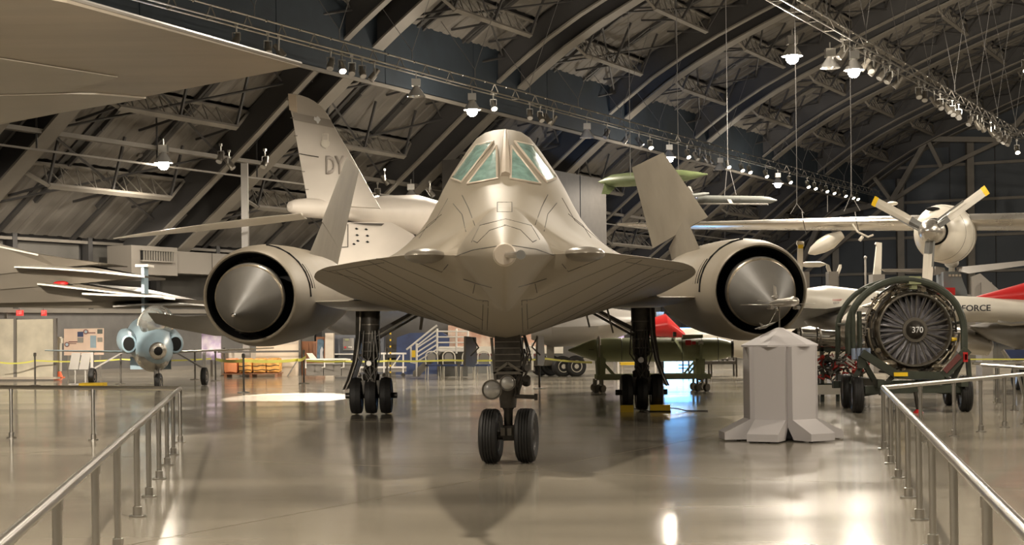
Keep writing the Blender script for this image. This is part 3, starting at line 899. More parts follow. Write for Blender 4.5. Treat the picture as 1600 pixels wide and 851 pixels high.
light_truss(P2, ZZ2, 20, 90, 'lighting truss at upper right, hung on long V cables')
t3 = thing('pipe_rail', HA(P3, 60, ZZ3 + .3), 'low lamp rail running along the left roof slope behind the bomber fin', 'rail')
mb = MB(); mb.bar(HA(P3, 25, ZZ3 + .3), HA(P3, 120, ZZ3 + .3), .3, .16); mb.bar(HA(P3, 25, ZZ3 - .35), HA(P3, 120, ZZ3 - .35), .07); mb.build('rail_beam', 'steel_tan', t3)
a = 28
while a < 118:
    mb = MB(); mb.bar(HA(P3, a, ZZ3 - .3), HA(P3, a, ZZ3 + .3), .06); mb.bar(HA(P3, a, ZZ3 + .3), HA(P3, a, roof_z(P3) - .3), .06); mb.build('hanger_rod', 'steel_dark', t3); a += 6.3

# a spot can on a yoke (origin at the clamp)
def spot_proto(lit):
    t = thing('spot_lamp', (0, 0, 0), 'x', 'spotlight')
    mb = MB(); mb.cyl((0, 0, 0), (0, 0, -.25), .03, n=6); mb.box((0, 0, 0), (.1, .1, .1)); mb.build('clamp', 'alu', t, local=True)
    mb = MB(); mb.bar((-.13, 0, -.25), (.13, 0, -.25), .03); mb.bar((-.13, 0, -.25), (-.13, 0, -.5), .02, .05); mb.bar((.13, 0, -.25), (.13, 0, -.5), .02, .05); mb.build('yoke', 'alu', t, local=True)
    mb = MB(); d = V((0, -.6, -.75)).normalized(); c = V((0, 0, -.48))
    mb.lathe([(-.26, .05), (-.24, .09), (-.05, .095), (0, .12), (.26, .13)], c, d, 12); can_ = mb.build('lamp_can', 'gear_mid' if not lit else 'alu', t, local=True)
    mb = MB(); mb.lathe([(.262, .12), (.275, .11)], c, d, 12); mb.build('lens', 'lit_small' if lit else 'lamp_glass', can_, local=True)
    return t
def bay_proto(lit):
    t = thing('high_bay_lamp', (0, 0, 0), 'x', 'lamp')
    mb = MB(); mb.cyl((0, 0, 0), (0, 0, -.25), .025, n=6); mb.box((0, 0, -.38), (.34, .34, .28)); mb.build('ballast_box', 'alu', t, local=True)
    mb = MB(); mb.lathe([(-.52, .1), (-.6, .16), (-.85, .33), (-.92, .36)], (0, 0, 0), (0, 0, 1), 20, cap=False); sh = mb.build('reflector', 'lamp_glass', t, local=True)
    mb = MB(); mb.sphere((0, 0, -.97 if lit else -.80), .22 if lit else .14, 14, 8); mb.build('bulb', 'lit' if lit else 'lamp_glass', sh, local=True)
    return t
random.seed(11)
def a_of(px, p):
    """axis coordinate of the point at lateral offset p that projects to column px (about)"""
    xv = CX + F * math.tan(PHI)
    Y = F * p / ((px - xv) * CP)
    return (Y + p * SP) / CP
protos = {}
USED = {}
ORD = ['first', 'second', 'third', 'fourth', 'fifth', 'sixth', 'seventh', 'eighth', 'ninth', 'tenth', 'eleventh', 'twelfth', 'thirteenth', 'fourteenth', 'fifteenth', 'sixteenth', 'seventeenth', 'eighteenth', 'nineteenth', 'twentieth', 'twenty-first', 'twenty-second', 'twenty-third', 'twenty-fourth']
def put(kind, px, p, z, rot, label, group=None, power=0, pos=None, up=0):
    if pos is None:
        aa = a_of(px, p)
        while any(abs(aa - q) < .62 for q in USED.get(p, [])): aa += .1
        USED.setdefault(p, []).append(aa); pos = HA(p, aa, z)
    if kind not in protos:
        protos[kind] = {'spot': lambda: spot_proto(False), 'spotlit': lambda: spot_proto(True), 'bay': lambda: bay_proto(False), 'baylit': lambda: bay_proto(True)}[kind]()
        o = protos[kind]; loc = pos or HA(p, a_of(px, p), z)
        o.location = loc; o.rotation_euler = (0, 0, rot); o['label'] = label
        if group: o['group'] = group
        for c in o.children: pass
    else:
        o = copy_tree(protos[kind], pos or HA(p, a_of(px, p), z), rot, label, group)
    if power:
        q = V(o.location)
        add_light('lamp_light', 'SPOT', q + V((0, 0, -1.25)), power * 1.0, radius=.2, aim=q + V((0, 0, -5)), cone=165, blend=.3)
        if up: add_light('lamp_light', 'POINT', q + V((0, 0, -1.6)), up, radius=.2)  # extra point light added below the fitting to brighten the roof
    return o
# ---- truss 1
for x, pw, lab in ((742, 3200, 'brilliant lit high-bay lamp on the truss, left of the cockpit top'),
                   (1049, 2600, 'brilliant lit high-bay lamp on the truss just above the right rudder'),
                   (1218, 3600, 'largest brilliant lamp in the lit row at the far end of the truss')):
    put('baylit', x, P1, ZZ1, 0, lab, power=pw, up=450)
for x, lab in ((655, 'unlit silver high-bay lamp hung over the bomber fin'), (921, 'unlit silver high-bay lamp above and right of the cockpit'), (1128, 'unlit silver high-bay lamp between lit spots right of the rudder')):
    put('bay', x, P1, ZZ1, 0, lab)
g1 = 'lit spots in the bright row on the long truss'
for i, x in enumerate((1077, 1140, 1161, 1173, 1199, 1236, 1264, 1275, 1293, 1304, 1322, 1334, 1341)):
    put('spotlit', x, P1, ZZ1, 0.5, 'small lit spotlight in the long truss bright row, ' + ORD[i] + ' from the left', g1, power=300 if x % 2 else 0)
g2 = 'unlit spots along the long truss'
for i, x in enumerate((375, 424, 433, 522, 555, 566, 590, 832, 848, 858, 867, 952, 982, 1002, 1090, 1096, 1105, 1112, 1285, 1312)):
    put('spot', x, P1, ZZ1, random.uniform(-2, 2), 'unlit spotlight can under the long truss, ' + ORD[i] + ' from the left', g2)
put('spotlit', 512, P1, ZZ1, 0.3, 'single lit spot on the truss between the fin top and upper left wing')
put('spotlit', 775, P1, ZZ1, 0.3, 'small lit spot on the truss right beside the big lamp over the cockpit')
put('spotlit', 1019, P1, ZZ1, 0.3, 'small lit spot on the truss left of the lamp over the right rudder')
# ---- truss 2
put('baylit', 1339, P2, ZZ2, 0, 'single brilliant lamp under the upper right truss', power=3200, up=700)
put('baylit', 1243, P2 - 1.0, ZZ2, 0, 'brilliant lamp at the top edge, at the near end of the upper right truss', power=3200, up=600)
put('spotlit', 1592, P2, ZZ2 - .2, 0, 'small lit spot at the far end of the upper right truss')
put('bay', 1302, P2 - .6, ZZ2, 0, 'unlit high-bay lamp on the upper right truss, left of the brilliant lamp')
g3 = 'unlit spots along the upper right truss'
for i, x in enumerate((1322, 1357, 1364, 1371, 1384, 1395, 1408, 1440, 1449, 1464, 1473, 1484, 1492, 1497, 1502, 1520, 1531, 1538, 1552, 1558, 1566, 1574, 1580)):
    put('spot', x, P2, ZZ2, random.uniform(-2, 2), 'unlit spotlight can under the upper right truss, ' + ORD[i] + ' from the left', g3)
# ---- low rail at left
put('baylit', 0, 0, 0, 0, 'brilliant lamp on the low rail above the left wing tip of the bomber tailplane', pos=at(255, 217, 60), power=1800)
put('baylit', 0, 0, 0, 0, 'brilliant lamp on the low rail between bomber fin and cockpit', pos=at(642, 280, 76), power=2000)
put('spotlit', 0, 0, 0, 0, 'small lit spot on the low rail just right of the bomber fin', pos=at(590, 286, 74))
g4 = 'unlit spots on the low left rail'
for i, (x, y) in enumerate(((196, 228), (214, 229), (345, 238), (358, 248), (414, 246), (601, 275), (672, 294))):
    put('spot', 0, 0, 0, random.uniform(-2, 2), 'unlit little spotlight on the low left lamp rail, ' + ORD[i] + ' from the left', g4, pos=at(x, y, 62 if x < 500 else 74) + V((0, 0, .3)))
# house lamps over the rest of the hall (same fittings, above and behind the camera)
g5 = 'high-bay lamps over the near half of the hall'
for p in (-31.6, -15.2, 1.2, 17.6, 34):
    for a in (-22, -6, 9, 26, 44, 62, 82, 104):
        if p < -20 and a > 26: continue
        if p == -15.2 and a > 44: continue
        if (p, a) == (1.2, 9): continue
        put('baylit', 0, 0, 0, 0, 'lit high-bay lamp under the hangar roof outside the picture', g5, pos=HA(p, a, 12.6), power=LAMP_W * {-31.6: 1.35, -15.2: 1.35, 1.2: .9, 17.6: .4, 34: .35}[p], up=1000 if (p in (1.2, 17.6) and a > 40) else 0)
# ================================================================== flying wing at left
fw = thing('flying_wing', (-19, 27, 0), 'dark tan flying-wing bomber whose pointed wing tip spans the upper left corner', 'aircraft')
def plate(name, px, z, th, m, parent, zt=None):
    """horizontal plate with corners seen at pixel positions, underside at height z (or list of heights)"""
    pts = []
    for i, q in enumerate(px):
        zz = z[i] if isinstance(z, (list, tuple)) else z
        u = (q[0] - CX) / F; v = (CY - q[1]) / F
        k = -u * math.sin(ROLL) + v * math.cos(ROLL)
        Y = (zz - CAMZ) / k
        pts.append(V(((u * math.cos(ROLL) + v * math.sin(ROLL)) * Y, Y, zz)))
    mb = MB(); mb.prism(pts, (0, 0, th)); return mb.build(name, m, parent, smooth=0), pts
def wdg(name, pts, th, m, parent):
    mb = MB(); mb.prism(pts, (0, 0, th)); return mb.build(name, m, parent, smooth=0)
ZW = 6.1
tipw = [V((-3.43, 26.65, ZW)), V((-5.9, 21.3, ZW)), V((-16.5, 8.0, ZW)), V((-22, 14, ZW)), V((-22, 44.5, ZW)), V((-10.95, 33.7, ZW))]
c = sum(tipw, V()) / 6
mb = MB()
low_ = tipw; upp = [p.lerp(V((-20, 25, ZW)), .10) + V((0, 0, .55)) for p in tipw]; upp[0] = tipw[0] + V((-.4, 0, .1)); low2 = [p + V((0, 0, .05)) for p in tipw]
mb.rings([low_, low2, upp]); mb.build('wing_tip', 'stealth', fw, smooth=0)
plate('elevon', [(-160, 76), (0, 92), (184, 121), (98, 144.5), (0, 147), (-160, 150)], ZW - .03, .02, 'stealth_light', fw)
plate('rudder_panel', [(-160, 153), (0, 149.5), (100, 147), (150, 147.5), (228, 154), (0, 192), (-160, 222)], ZW - .035, .03, 'stealth_light', fw)
mb = MB(); mb.tube([V((tipw[0].x, tipw[0].y, ZW + .05)), V((-5.9, 21.3, ZW + .08)), V((-16.5, 8.0, ZW + .1))], .035, 6); mb.build('leading_edge', 'jetgrey', fw)
# centre body and lower trailing edge flaps
cb = [(-24, 20, 2.3), (-24, 44, 2.3), (-12.6, 36, 2.05), (-10.5, 33.5, 2.05), (-12, 25, 2.4)]
def stacked(name, px_low, px_top, Y0, Y1, m, parent):
    pass
def flap(pl, pu, m1='stealth_light', m2='stealth', th=.12):
    """pl: pixel outline of lit upper strip; built as a thin tilted plate, nearer edge lower"""
    return None
def strip(name, near, far, Yn, Yf, m, parent, th=.05):
    a = [at(x, y, Yn) for x, y in near]; b = [at(x, y, Yf) for x, y in far]
    mb = MB(); mb.prism(a + b[::-1], (0, 0, -th)); return mb.build(name, m, parent, smooth=0)
# dark wedge bodies, front faces shaped near upright so lamps reach them
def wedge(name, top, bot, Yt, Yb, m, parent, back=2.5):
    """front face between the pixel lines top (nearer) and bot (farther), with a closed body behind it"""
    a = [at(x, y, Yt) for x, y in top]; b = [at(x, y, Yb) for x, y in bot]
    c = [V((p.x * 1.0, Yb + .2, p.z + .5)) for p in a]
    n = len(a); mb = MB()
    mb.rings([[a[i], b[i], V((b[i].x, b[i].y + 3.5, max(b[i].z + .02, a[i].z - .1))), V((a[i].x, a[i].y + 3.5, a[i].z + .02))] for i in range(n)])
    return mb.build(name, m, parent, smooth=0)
f2 = thing('flying_wing', (-17, 54, 0), 'stack of dark tan wing edges and raised elevons reaching in from the left edge', 'aircraft')
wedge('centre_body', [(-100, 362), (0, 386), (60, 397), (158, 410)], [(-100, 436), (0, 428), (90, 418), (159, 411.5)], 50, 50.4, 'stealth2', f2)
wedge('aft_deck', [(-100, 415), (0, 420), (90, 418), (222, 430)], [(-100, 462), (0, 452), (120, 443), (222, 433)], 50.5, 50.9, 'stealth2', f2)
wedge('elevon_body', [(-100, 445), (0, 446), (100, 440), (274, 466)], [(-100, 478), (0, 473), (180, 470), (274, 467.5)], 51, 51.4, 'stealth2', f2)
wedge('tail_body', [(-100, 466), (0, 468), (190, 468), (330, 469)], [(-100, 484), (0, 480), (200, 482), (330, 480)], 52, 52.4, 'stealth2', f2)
strip('elevon', [(-80, 366), (0, 384), (40, 393), (60, 397)], [(-80, 361), (0, 380.5), (40, 392), (60, 396.5)], 49.9, 51, 'jetwhite', f2)  # pale colour on these strips stands for light on dark elevon tops
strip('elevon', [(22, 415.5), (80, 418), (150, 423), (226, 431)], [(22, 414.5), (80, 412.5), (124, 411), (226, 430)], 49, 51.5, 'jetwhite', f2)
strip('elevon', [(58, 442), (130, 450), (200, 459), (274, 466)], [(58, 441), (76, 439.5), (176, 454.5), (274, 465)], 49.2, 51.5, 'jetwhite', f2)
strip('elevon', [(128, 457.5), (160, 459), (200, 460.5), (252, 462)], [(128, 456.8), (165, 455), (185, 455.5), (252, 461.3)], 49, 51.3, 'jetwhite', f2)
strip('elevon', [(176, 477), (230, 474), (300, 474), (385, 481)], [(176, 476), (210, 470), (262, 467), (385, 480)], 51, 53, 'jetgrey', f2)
mb = MB(); mb.bar((-18.5, 53, 0), (-18.5, 53, 3.0), .3); mb.build('support_leg', 'gear_mid', f2)
mb = MB(); mb.sphere(at(95, 442.5, 50.5), (.25, .1, .08)); mb.build('beacon', 'red', f2)
mb = MB(); mb.bar((-19, 20, 0), (-19, 20, ZW), .35); mb.box((-19, 20, .04), (.9, .9, .08)); mb.build('support_leg', 'gear_mid', fw)

# ================================================================== grey bomber tail behind
bo = thing('bomber', (2, 58, 0), 'large grey swept-wing bomber whose tall fin stands behind the left engine', 'aircraft')
Yb = 56
finp = [(450, 146), (460, 146.5), (471, 149), (482, 153), (491, 158), (502, 166), (510, 176), (522, 198), (548, 242), (594, 325), (481, 318), (467.5, 243), (457.5, 186), (454, 172), (451, 165)]
def facing(name, px, Y, th, m, parent, smooth=0):
    mb = MB(); mb.prism([at(x, y, Y) for x, y in px], (0, th, 0)); return mb.build(name, m, parent, smooth=smooth)
fin = facing('tail_fin', finp, Yb, .35, 'bombergrey', bo)
facing('fin_band', [(457, 175.5), (517, 187), (523, 200), (459.5, 187)], Yb - .03, .02, 'textgrey', fin)
facing('fin_cap', [(450.3, 146.5), (463, 148), (464, 176), (452, 171.5)], Yb - .06, .05, 'cream', fin)
facing('rudder_gap', [(469.5, 239.6), (498, 244.5), (498, 245.8), (469.7, 241)], Yb - .04, .03, 'seam', fin)
facing('crest', [(503.5, 208.5), (513, 208.5), (513, 219), (515, 222), (514.5, 227), (509, 232), (501.5, 226.5), (501.5, 221.5), (503.5, 219)], Yb - .05, .02, 'jetwhite', fin)
facing('crest_top', [(504.8, 209.5), (511.8, 209.5), (511.8, 218.5), (504.8, 218.5)], Yb - .06, .01, 'bombergrey', fin)
facing('wolf_emblem', [(491, 182), (494, 183.5), (496, 181), (499, 183.5), (501, 187), (498.5, 190), (497.5, 192.5), (495.5, 192.5), (494.5, 189.5), (490.5, 187)], Yb - .06, .02, 'textwhite', fin)
o_ = at(508, 272, Yb - .03)
def P2(x, y, Y): return at(x, y, Y)
text_mb('DY', P2(509, 272, Yb - .03), (1, 0, -.02), (0, 0, 1), .66, .01, width=.68, name='tail_lettering', m='textgrey', parent=fin, bold=.03)
for k in range(6):
    y = 150 + k * 28; x = 449 + (k * 28) * .21
    mb = MB(); q = at(x + 4, y + 6, Yb); mb.bar(q, q + V((-.12, 0, 0)), .03); mb.build('static_wick', 'gear_mid', fin)
mb = MB()  # tail cone bulb and upper fuselage
axis = (at(700, 338, 60) - at(449, 322, 55)).normalized()
b0 = at(449, 322.5, 55.2); Lb = (at(700, 338, 60) - b0).length
mb.lathe([(0, .02), (.1, .18), (.35, .28), (.8, .34), (1.6, .36), (2.6, .35), (3.4, .45), (4.2, .62), (Lb * .8, .75), (Lb, .5)], b0, axis, 28)
mb.build('tail_fairing', 'bombergrey', bo)
wing_root = at(600, 350, 57)
mb = MB(); mb.wing([(at(470, 333, 54.6), at(480, 342, 57.5), .18), (at(403, 339.5, 53.4), at(403, 352, 56), .13), (at(300, 353, 51.5), at(300, 362.5, 53.5), .09), (at(215, 365, 50), at(215, 370, 51), .05), (at(177, 372, 49.2), at(177, 373, 49.5), .02)], n=12)
mb.build('tailplane', 'jetwhite', bo)
# body side below: flat-sided aft fuselage with cooling vents
bs = [(535, 347), (612, 347), (646, 366), (705, 440), (700, 462), (500, 462), (505, 440)]
mb = MB()
rings = []
for Y_, sc in ((57.0, .0), (57.35, .0), (62, .1)):
    rings.append([at(x, y, Y_) for x, y in bs])
mb.rings(rings); bf = mb.build('aft_fuselage', 'bombergrey', bo, smooth=30)
for i, (x, y) in enumerate([(557, 357), (572, 358), (558, 367), (574, 368), (559, 376), (574, 377.5), (553, 381)]):
    facing('cooling_vent', [(x - 3, y), (x, y - 1.8), (x + 3, y + .5), (x, y + 1.8)], 56.95, .05, 'black', bf)
facing('access_seam', [(543, 386), (543, 350), (544, 350), (544, 386)], 56.95, .04, 'seam', bf)
facing('tailpipe_seam', [(520, 386), (543, 385), (543, 386), (520, 387)], 56.95, .04, 'seam', bf)
facing('tail_dark_strip', [(548, 347.5), (600, 349), (596, 352), (570, 351)], 56.9, .1, 'seam', bf)  # thin dark sheet along the top of the fuselage side
# bomber belly and gear low behind the nose jet
mb = MB(); mb.lathe([(0, .2), (1.5, .8), (3.5, 1.3), (7, 1.4), (9, .9)], (-7.6, 62.5, 2.1), (1, .05, -.01), 28); mb.build('belly', 'lowwall', bo)
for x in (-1.5, .3, 6):
    mb = MB(); mb.bar((x, 61, 0.4), (x, 61, 2.2), .3); mb.build('gear_leg', 'gear_mid', bo)
    t, h = MB(), MB(); wheel(t, h, (x, 60.7, .5), .5, .4, grooves=1); wo = t.build('gear_wheel', 'rubber', bo); h.build('wheel_hub', 'gear_mid', wo)

# ================================================================== blue straight-wing jet at left
bj = thing('bubble_jet', (at(243, 607, 43).x, 45, 0), 'small blue and white jet with bubble canopy and straight wings, under the left engine', 'aircraft')
Yj = 43.5
def sp(px, py, rx, rz, Y, ry): return at(px, py, Y), (rx, ry, rz)
mb = MB(); c0 = at(247, 548, Yj - 1)
ax = V((-.28, 1, .05)).normalized()
mb.lathe([(0, .12), (.1, .2), (.5, .34), (1.2, .48), (2.2, .58), (4, .62), (8, .55), (11, .3)], c0, ax, 28, sz=1.12); bf = mb.build('fuselage', 'bluepaint', bj)
mb = MB(); mb.lathe([(-.1, .09), (-.06, .2), (.02, .24), (.06, .2)], c0, ax, 20); mb.build('nose_ring', 'silver', bj)
mb = MB(); mb.lathe([(0, .05), (.3, .3), (1, .45), (3, .5), (5, .3)], at(243, 562, Yj - .6), ax, 24, sz=.9); mb.build('belly_panel', 'silver', bj)
mb = MB(); mb.lathe([(-.14, .07), (-.12, .11), (-.08, .12)], c0, ax, 16); mb.build('nose_intake', 'black', bj)
c1 = at(238, 497, Yj + .5)
mb = MB(); mb.sphere(c1 + V((0, .6, -.12)), (.44, 1.2, .50), 24, 14); mb.build('canopy_bubble', 'bubble', bj)
mb = MB(); mb.tube([c1 + V((math.cos(a * math.pi / 12) * .36, -.2, -.2 + .42 * math.sin(a * math.pi / 12))) for a in range(13)], .03, 6); mb.build('canopy_frame', 'silver', bj)
mb = MB(); mb.box(c1 + V((0, .7, -.2)), (.3, .2, .4)); mb.box(c1 + V((0, .7, .1)), (.18, .15, .15)); mb.build('seat', 'gear', bj)
for px, s in ((197, -1), (279, 1)):
    c = at(px, 537, Yj + .4)
    mb = MB(); mb.lathe([(0, .16), (.02, .20), (.5, .25), (2, .28), (4, .2)], c + V((-s * .08, 0, 0)), ax, 24, sz=1.25, cap=False); n_ = mb.build('intake_cowl', 'bluepaint', bj)
    mb = MB(); mb.lathe([(-.01, .15), (.03, .16)], c + V((-s * .08, 0, 0)), ax, 24, sz=1.25); mb.build('intake_mouth', 'black', n_)
mb = MB(); mb.wing([(at(205, 549, Yj + 1), at(205, 551, Yj + 3.4), .12), (at(70, 547, Yj + 1.6), at(70, 548, Yj + 3), .06)]); mb.build('wing', 'bluepaint', bj)
mb = MB(); mb.wing([(at(272, 549, Yj + 1), at(272, 551, Yj + 3.4), .12), (at(428, 543, Yj + 1.6), at(428, 544, Yj + 3), .06)]); mb.build('wing', 'silver', bj)
mb = MB(); mb.bar(at(227, 505, Yj + 8), at(226, 415, Yj + 8), .10, .6); mb.build('tail_fin', 'bluepaint', bj)
mb = MB(); mb.box(at(226, 415.5, Yj + 8), (.42, .9, .08)); mb.build('tail_cap', 'white', bj)
mb = MB(); q = at(243, 575, Yj); mb.cyl((q.x, Yj, .3), (q.x, Yj, 1.15), .05); mb.cyl((q.x + .1, Yj, .4), (q.x + .05, Yj + .2, 1.0), .03); mb.box((q.x, Yj, .75), (.28, .2, .3)); mb.build('nose_gear', 'jetgrey', bj)
t, h = MB(), MB(); wheel(t, h, (q.x + .08, Yj, .25), .25, .16, grooves=1); wo = t.build('wheel', 'rubber', bj); h.build('wheel_hub', 'silver', wo)
for px in (144, 319):
    g = ground(px, 602); q = at(px, 550, g.y)
    mb = MB(); mb.bar((q.x, g.y, .3), (q.x, g.y, q.z), .09); mb.bar((q.x, g.y, .5), (q.x + (.9 if px < 200 else -.9), g.y + .3, q.z), .05); mb.build('main_gear', 'jetgrey', bj)
    t, h = MB(), MB(); wheel(t, h, (q.x, g.y, .28), .28, .17, grooves=1); wo = t.build('wheel', 'rubber', bj); h.build('wheel_hub', 'silver', wo)
for px in (215, 256):
    q = at(px, 567, Yj + 2)
    mb = MB(); mb.box(q, (.42, .04, .36)); mb.build('flap_panel', 'bluepaint', bj, smooth=0)
mb = MB(); g = ground(144, 603); mb.box((g.x, g.y + .1, .05), (.75, .5, .1)); solo(mb, 'drip_tray', 'yellow', 'yellow drip tray on the floor under the blue jet left wheel', 'tray')

# ================================================================== hanging missiles
ms = thing('green_drone', at(1020, 283, 62), 'pale green winged cruise missile hung high behind the right rudder', 'missile')
mb = MB(); a_, b_ = at(935, 284, 62), at(1105, 272, 58)
d_ = (b_ - a_); L = d_.length
mb.lathe([(0, .02), (.25, .12), (.8, .3), (1.5, .34), (L - 1.3, .3), (L - .5, .15), (L, .02)], a_, d_, 20, sz=.8); mb.build('body', 'greenlight', ms)
mb = MB(); mb.wing([(at(990, 290, 60.5), at(960, 290, 61.5), .08), (at(1078, 275, 57), at(1040, 271, 58), .05)]); mb.build('wing', 'greenlight', ms)
mb = MB(); mb.prism([at(945, 284, 61.5), at(966, 288, 61.4), at(952, 303, 61.2), at(940, 303, 61.3)], (0, .1, 0)); mb.build('tail_fin', 'greenlight', ms, smooth=0)
for x, y in ((985, 275), (1060, 272)):
    q = at(x, y, 60); mb = MB(); mb.cyl(q, q + V((0, 0, 6.3)), .012, n=4); mb.build('hanging_cable', 'cable', ms)
ms = thing('grey_missile', at(1145, 312, 55), 'grey air-launched missile lettered U.S. AIR FORCE, hung above the long wing', 'missile')
a_, b_ = at(1066, 311, 56), at(1214, 313, 54); d_ = b_ - a_; L = d_.length
mb = MB(); mb.lathe([(0, .10), (.2, .15), (.6, .17), (L - .6, .17), (L - .25, .13), (L, .02)], a_, d_, 16, sz=.85); mb.build('body', 'missile', ms)
mb = MB(); mb.tube([at(1066, 317.5, 55.9), at(1200, 319, 54.0)], .035, 6); mb.build('belly_strip', 'jetgrey', ms)
mb = MB(); mb.prism([at(1076, 307, 55.8), at(1084, 303, 55.7), at(1079, 291, 55.8), at(1075, 291, 55.8)], (0, .06, 0)); mb.build('tail_fin', 'jetgrey', ms, smooth=0)
mb = MB(); mb.lathe([(0, .03), (.2, .07), (.9, .07)], at(1108, 302, 55), (-1, 0, -.12), 10); mb.build('air_scoop', 'missile', ms)
mb = MB(); mb.prism([at(1136, 311, 54.6), at(1142, 311, 54.6), at(1146, 318, 54), at(1140, 318, 54)], (0, .06, 0)); mb.build('wing_stub', 'jetgrey', ms, smooth=0)
text_mb('U.S. AIR FORCE', at(1130, 313.5, 54.6), (1, -.05, 0), (0, 0, 1), .065, .01, width=.73, m='printed', parent=ms)
mb = MB(); mb.lathe([(-.01, .05), (0, .05)], at(1088, 308.5, 55.2), (0, -1, 0), 16); mb.build('roundel', 'navy', ms)
mb = MB(); mb.lathe([(0, .02), (.02, .02)], at(1088, 308.5, 55.17), (0, -1, 0), 5); mb.build('roundel_star', 'textwhite', ms)
q0 = at(1137, 260, 55)
for x, y in ((1132, 305), (1150, 304)):
    mb = MB(); mb.cyl(at(x, y, 55), q0 + V((0, 0, .2)), .012, n=4); mb.build('hanging_cable', 'cable', ms)
mb = MB(); mb.cyl(q0, q0 + V((0, 0, 7.0)), .012, n=4); mb.build('hanging_cable', 'cable', ms)

# ================================================================== hung wing with propeller
pa = thing('propeller_plane', at(1500, 350, 46), 'silver propeller plane hung on cables, its long wing crossing the right side', 'aircraft')
mb = MB()
def wsec(x, yt, yb, Y, ch):
    p = at(x, (yt + yb) / 2, Y); th = (yb - yt) / F * Y * .5
    return (p + V((0, -ch * .35, 0)), p + V((.05, ch * .65, -.02)), th / .52 * .26 * 1.0)
secs = []
for x, yt, yb, Y, ch in ((965, 348, 351, 52, .7), (985, 345.5, 356, 51.6, 1.5), (1040, 344, 360, 51, 2.0), (1150, 339, 364, 49.5, 2.4), (1260, 333.5, 367, 48, 2.8), (1400, 327, 370, 46.6, 3.1), (1520, 323, 371, 45.6, 3.3), (1760, 316, 374, 44, 3.6)):
    p = at(x, (yt + yb) / 2, Y); th = (yb - yt) / F * Y
    secs.append((p + V((0, -ch * .35, 0)), p + V((0, ch * .65, -.02)), th * .98))
mb.wing(secs, n=16); wg = mb.build('wing', 'silver', pa)
# rivet line / de-icer seam
for x in (1335, 1252):
    mb = MB(); q = at(x, 334 if x < 1300 else 331, 47.2)
    mb.tube([at(x, 331.5, 46.5) + V((0, -.1, 0)), at(x + 3, 345, 45.7), at(x + 6, 358, 45.9), at(x + 8, 367, 46.8)], .012, 5); mb.build('panel_seam', 'seam', wg)
mb = MB(); mb.tube([at(1332, 350, 45.6), at(1340, 362, 45.5), at(1356, 370, 45.6), at(1364, 367, 45.8)], .03, 6); mb.tube([at(1348, 369, 45.6), at(1343, 376, 45.6)], .05, 6); mb.build('air_data_probe', 'jetwhite', pa)
for px, py in ((1394, 318),):
    mb = MB(); mb.sphere(at(px, py, 46), (.16, .3, .06)); mb.build('navigation_light', 'jetwhite', pa)
# nacelle + spinner + blades, axis towards the camera and left
hub = at(1453, 361, 43.2)
ax = (at(1500, 366, 46.6) - hub).normalized()
mb = MB(); mb.lathe([(.55, .38), (.62, .50), (.9, .66), (1.4, .78), (2.2, .80), (3.0, .66), (3.8, .42), (4.6, .1)], hub, ax, 36, sz=1.05, offs=lambda t: V((0, 0, -.02 * t))); na_ = mb.build('engine_nacelle', 'jetwhite', pa)
mb = MB(); mb.lathe([(.54, .37), (.60, .43)], hub, ax, 28); mb.build('intake_ring', 'black', na_)
for t_ in (1.15, 1.9, 2.6):
    rr = {1.15: .735, 1.9: .806, 2.6: .745}[t_]
    mb = MB(); mb.lathe([(t_ - .006, rr), (t_, rr + .006), (t_ + .006, rr)], hub, ax, 36, sz=1.05, cap=False, offs=lambda t: V((0, 0, -.02 * t))); mb.build('cowl_seam', 'seam', na_)
mb = MB(); q = hub + ax * .85 + V((-.12, -.05, .64)); mb.sphere(q, (.2, .05, .06)); mb.build('air_scoop', 'black', na_)
mb = MB(); mb.lathe([(-.42, .02), (-.36, .12), (-.2, .25), (0, .32), (.2, .34), (.5, .33)], hub, ax, 28); mb.build('spinner', 'silver', pa)
def blade(tip_px, m1, m2, rot):
    tip = at(tip_px[0], tip_px[1], 43.2)
    d = (tip - hub); d = (d - ax * d.dot(ax)); L = d.length; d.normalize()
    side_ = d.cross(ax).normalized()
    b = MB(); 
    def ringat(t, w_, th): 
        c = hub + d * t; ch = side_ * math.cos(.35) + ax * math.sin(.35)
        nn = d.cross(ch)
        return [c - ch * w_ / 2, c + nn * th / 2, c + ch * w_ / 2, c - nn * th / 2]
    b.rings([ringat(.25, .14, .13), ringat(.5, .22, .10), ringat(L * .45, .28, .05), ringat(L * .97, .28, .03)]); bl = b.build('blade', 'jetwhite', pa, smooth=0)
    b = MB(); b.rings([ringat(L * .93, .30, .04), ringat(L, .30, .035)]); b.build('blade_tip', 'yellow_tip', bl, smooth=0)
    b = MB(); b.rings([ringat(.22, .22, .16), ringat(.62, .25, .11)]); b.build('blade_cuff', 'jetgrey_dark', bl, smooth=0)
    c = hub + d * (L * .42) + side_ * .13 - ax * .02
    b = MB(); b.bar(c - d * L * .28, c + d * L * .22, .05, .04); b.build('deicer_boot', 'jetgrey_dark', bl, smooth=0)
M['yellow_tip'] = mat('yellow_blade_tip', (0.95, 0.62, 0.02), 0.45)
M['jetgrey_dark'] = mat('blade_cuff_grey', (0.14, 0.14, 0.13), 0.5)
blade((1352, 311), 0, 0, 0); blade((1552, 298), 0, 0, 0); blade((1447, 447), 0, 0, 0)
for x, y, xt, yt in ((1235, 334, 1245, 318), (1256, 333, 1245, 318), (1245, 318, 1245, 270), (1319, 330, 1330, 304), (1344, 329, 1330, 304), (1330, 304, 1330, 240), (1293, 331, 1293, 305)):
    mb = MB(); mb.cyl(at(x, y, 48), at(xt, yt, 48), .014, n=5); mb.build('hanging_cable', 'cable', pa)
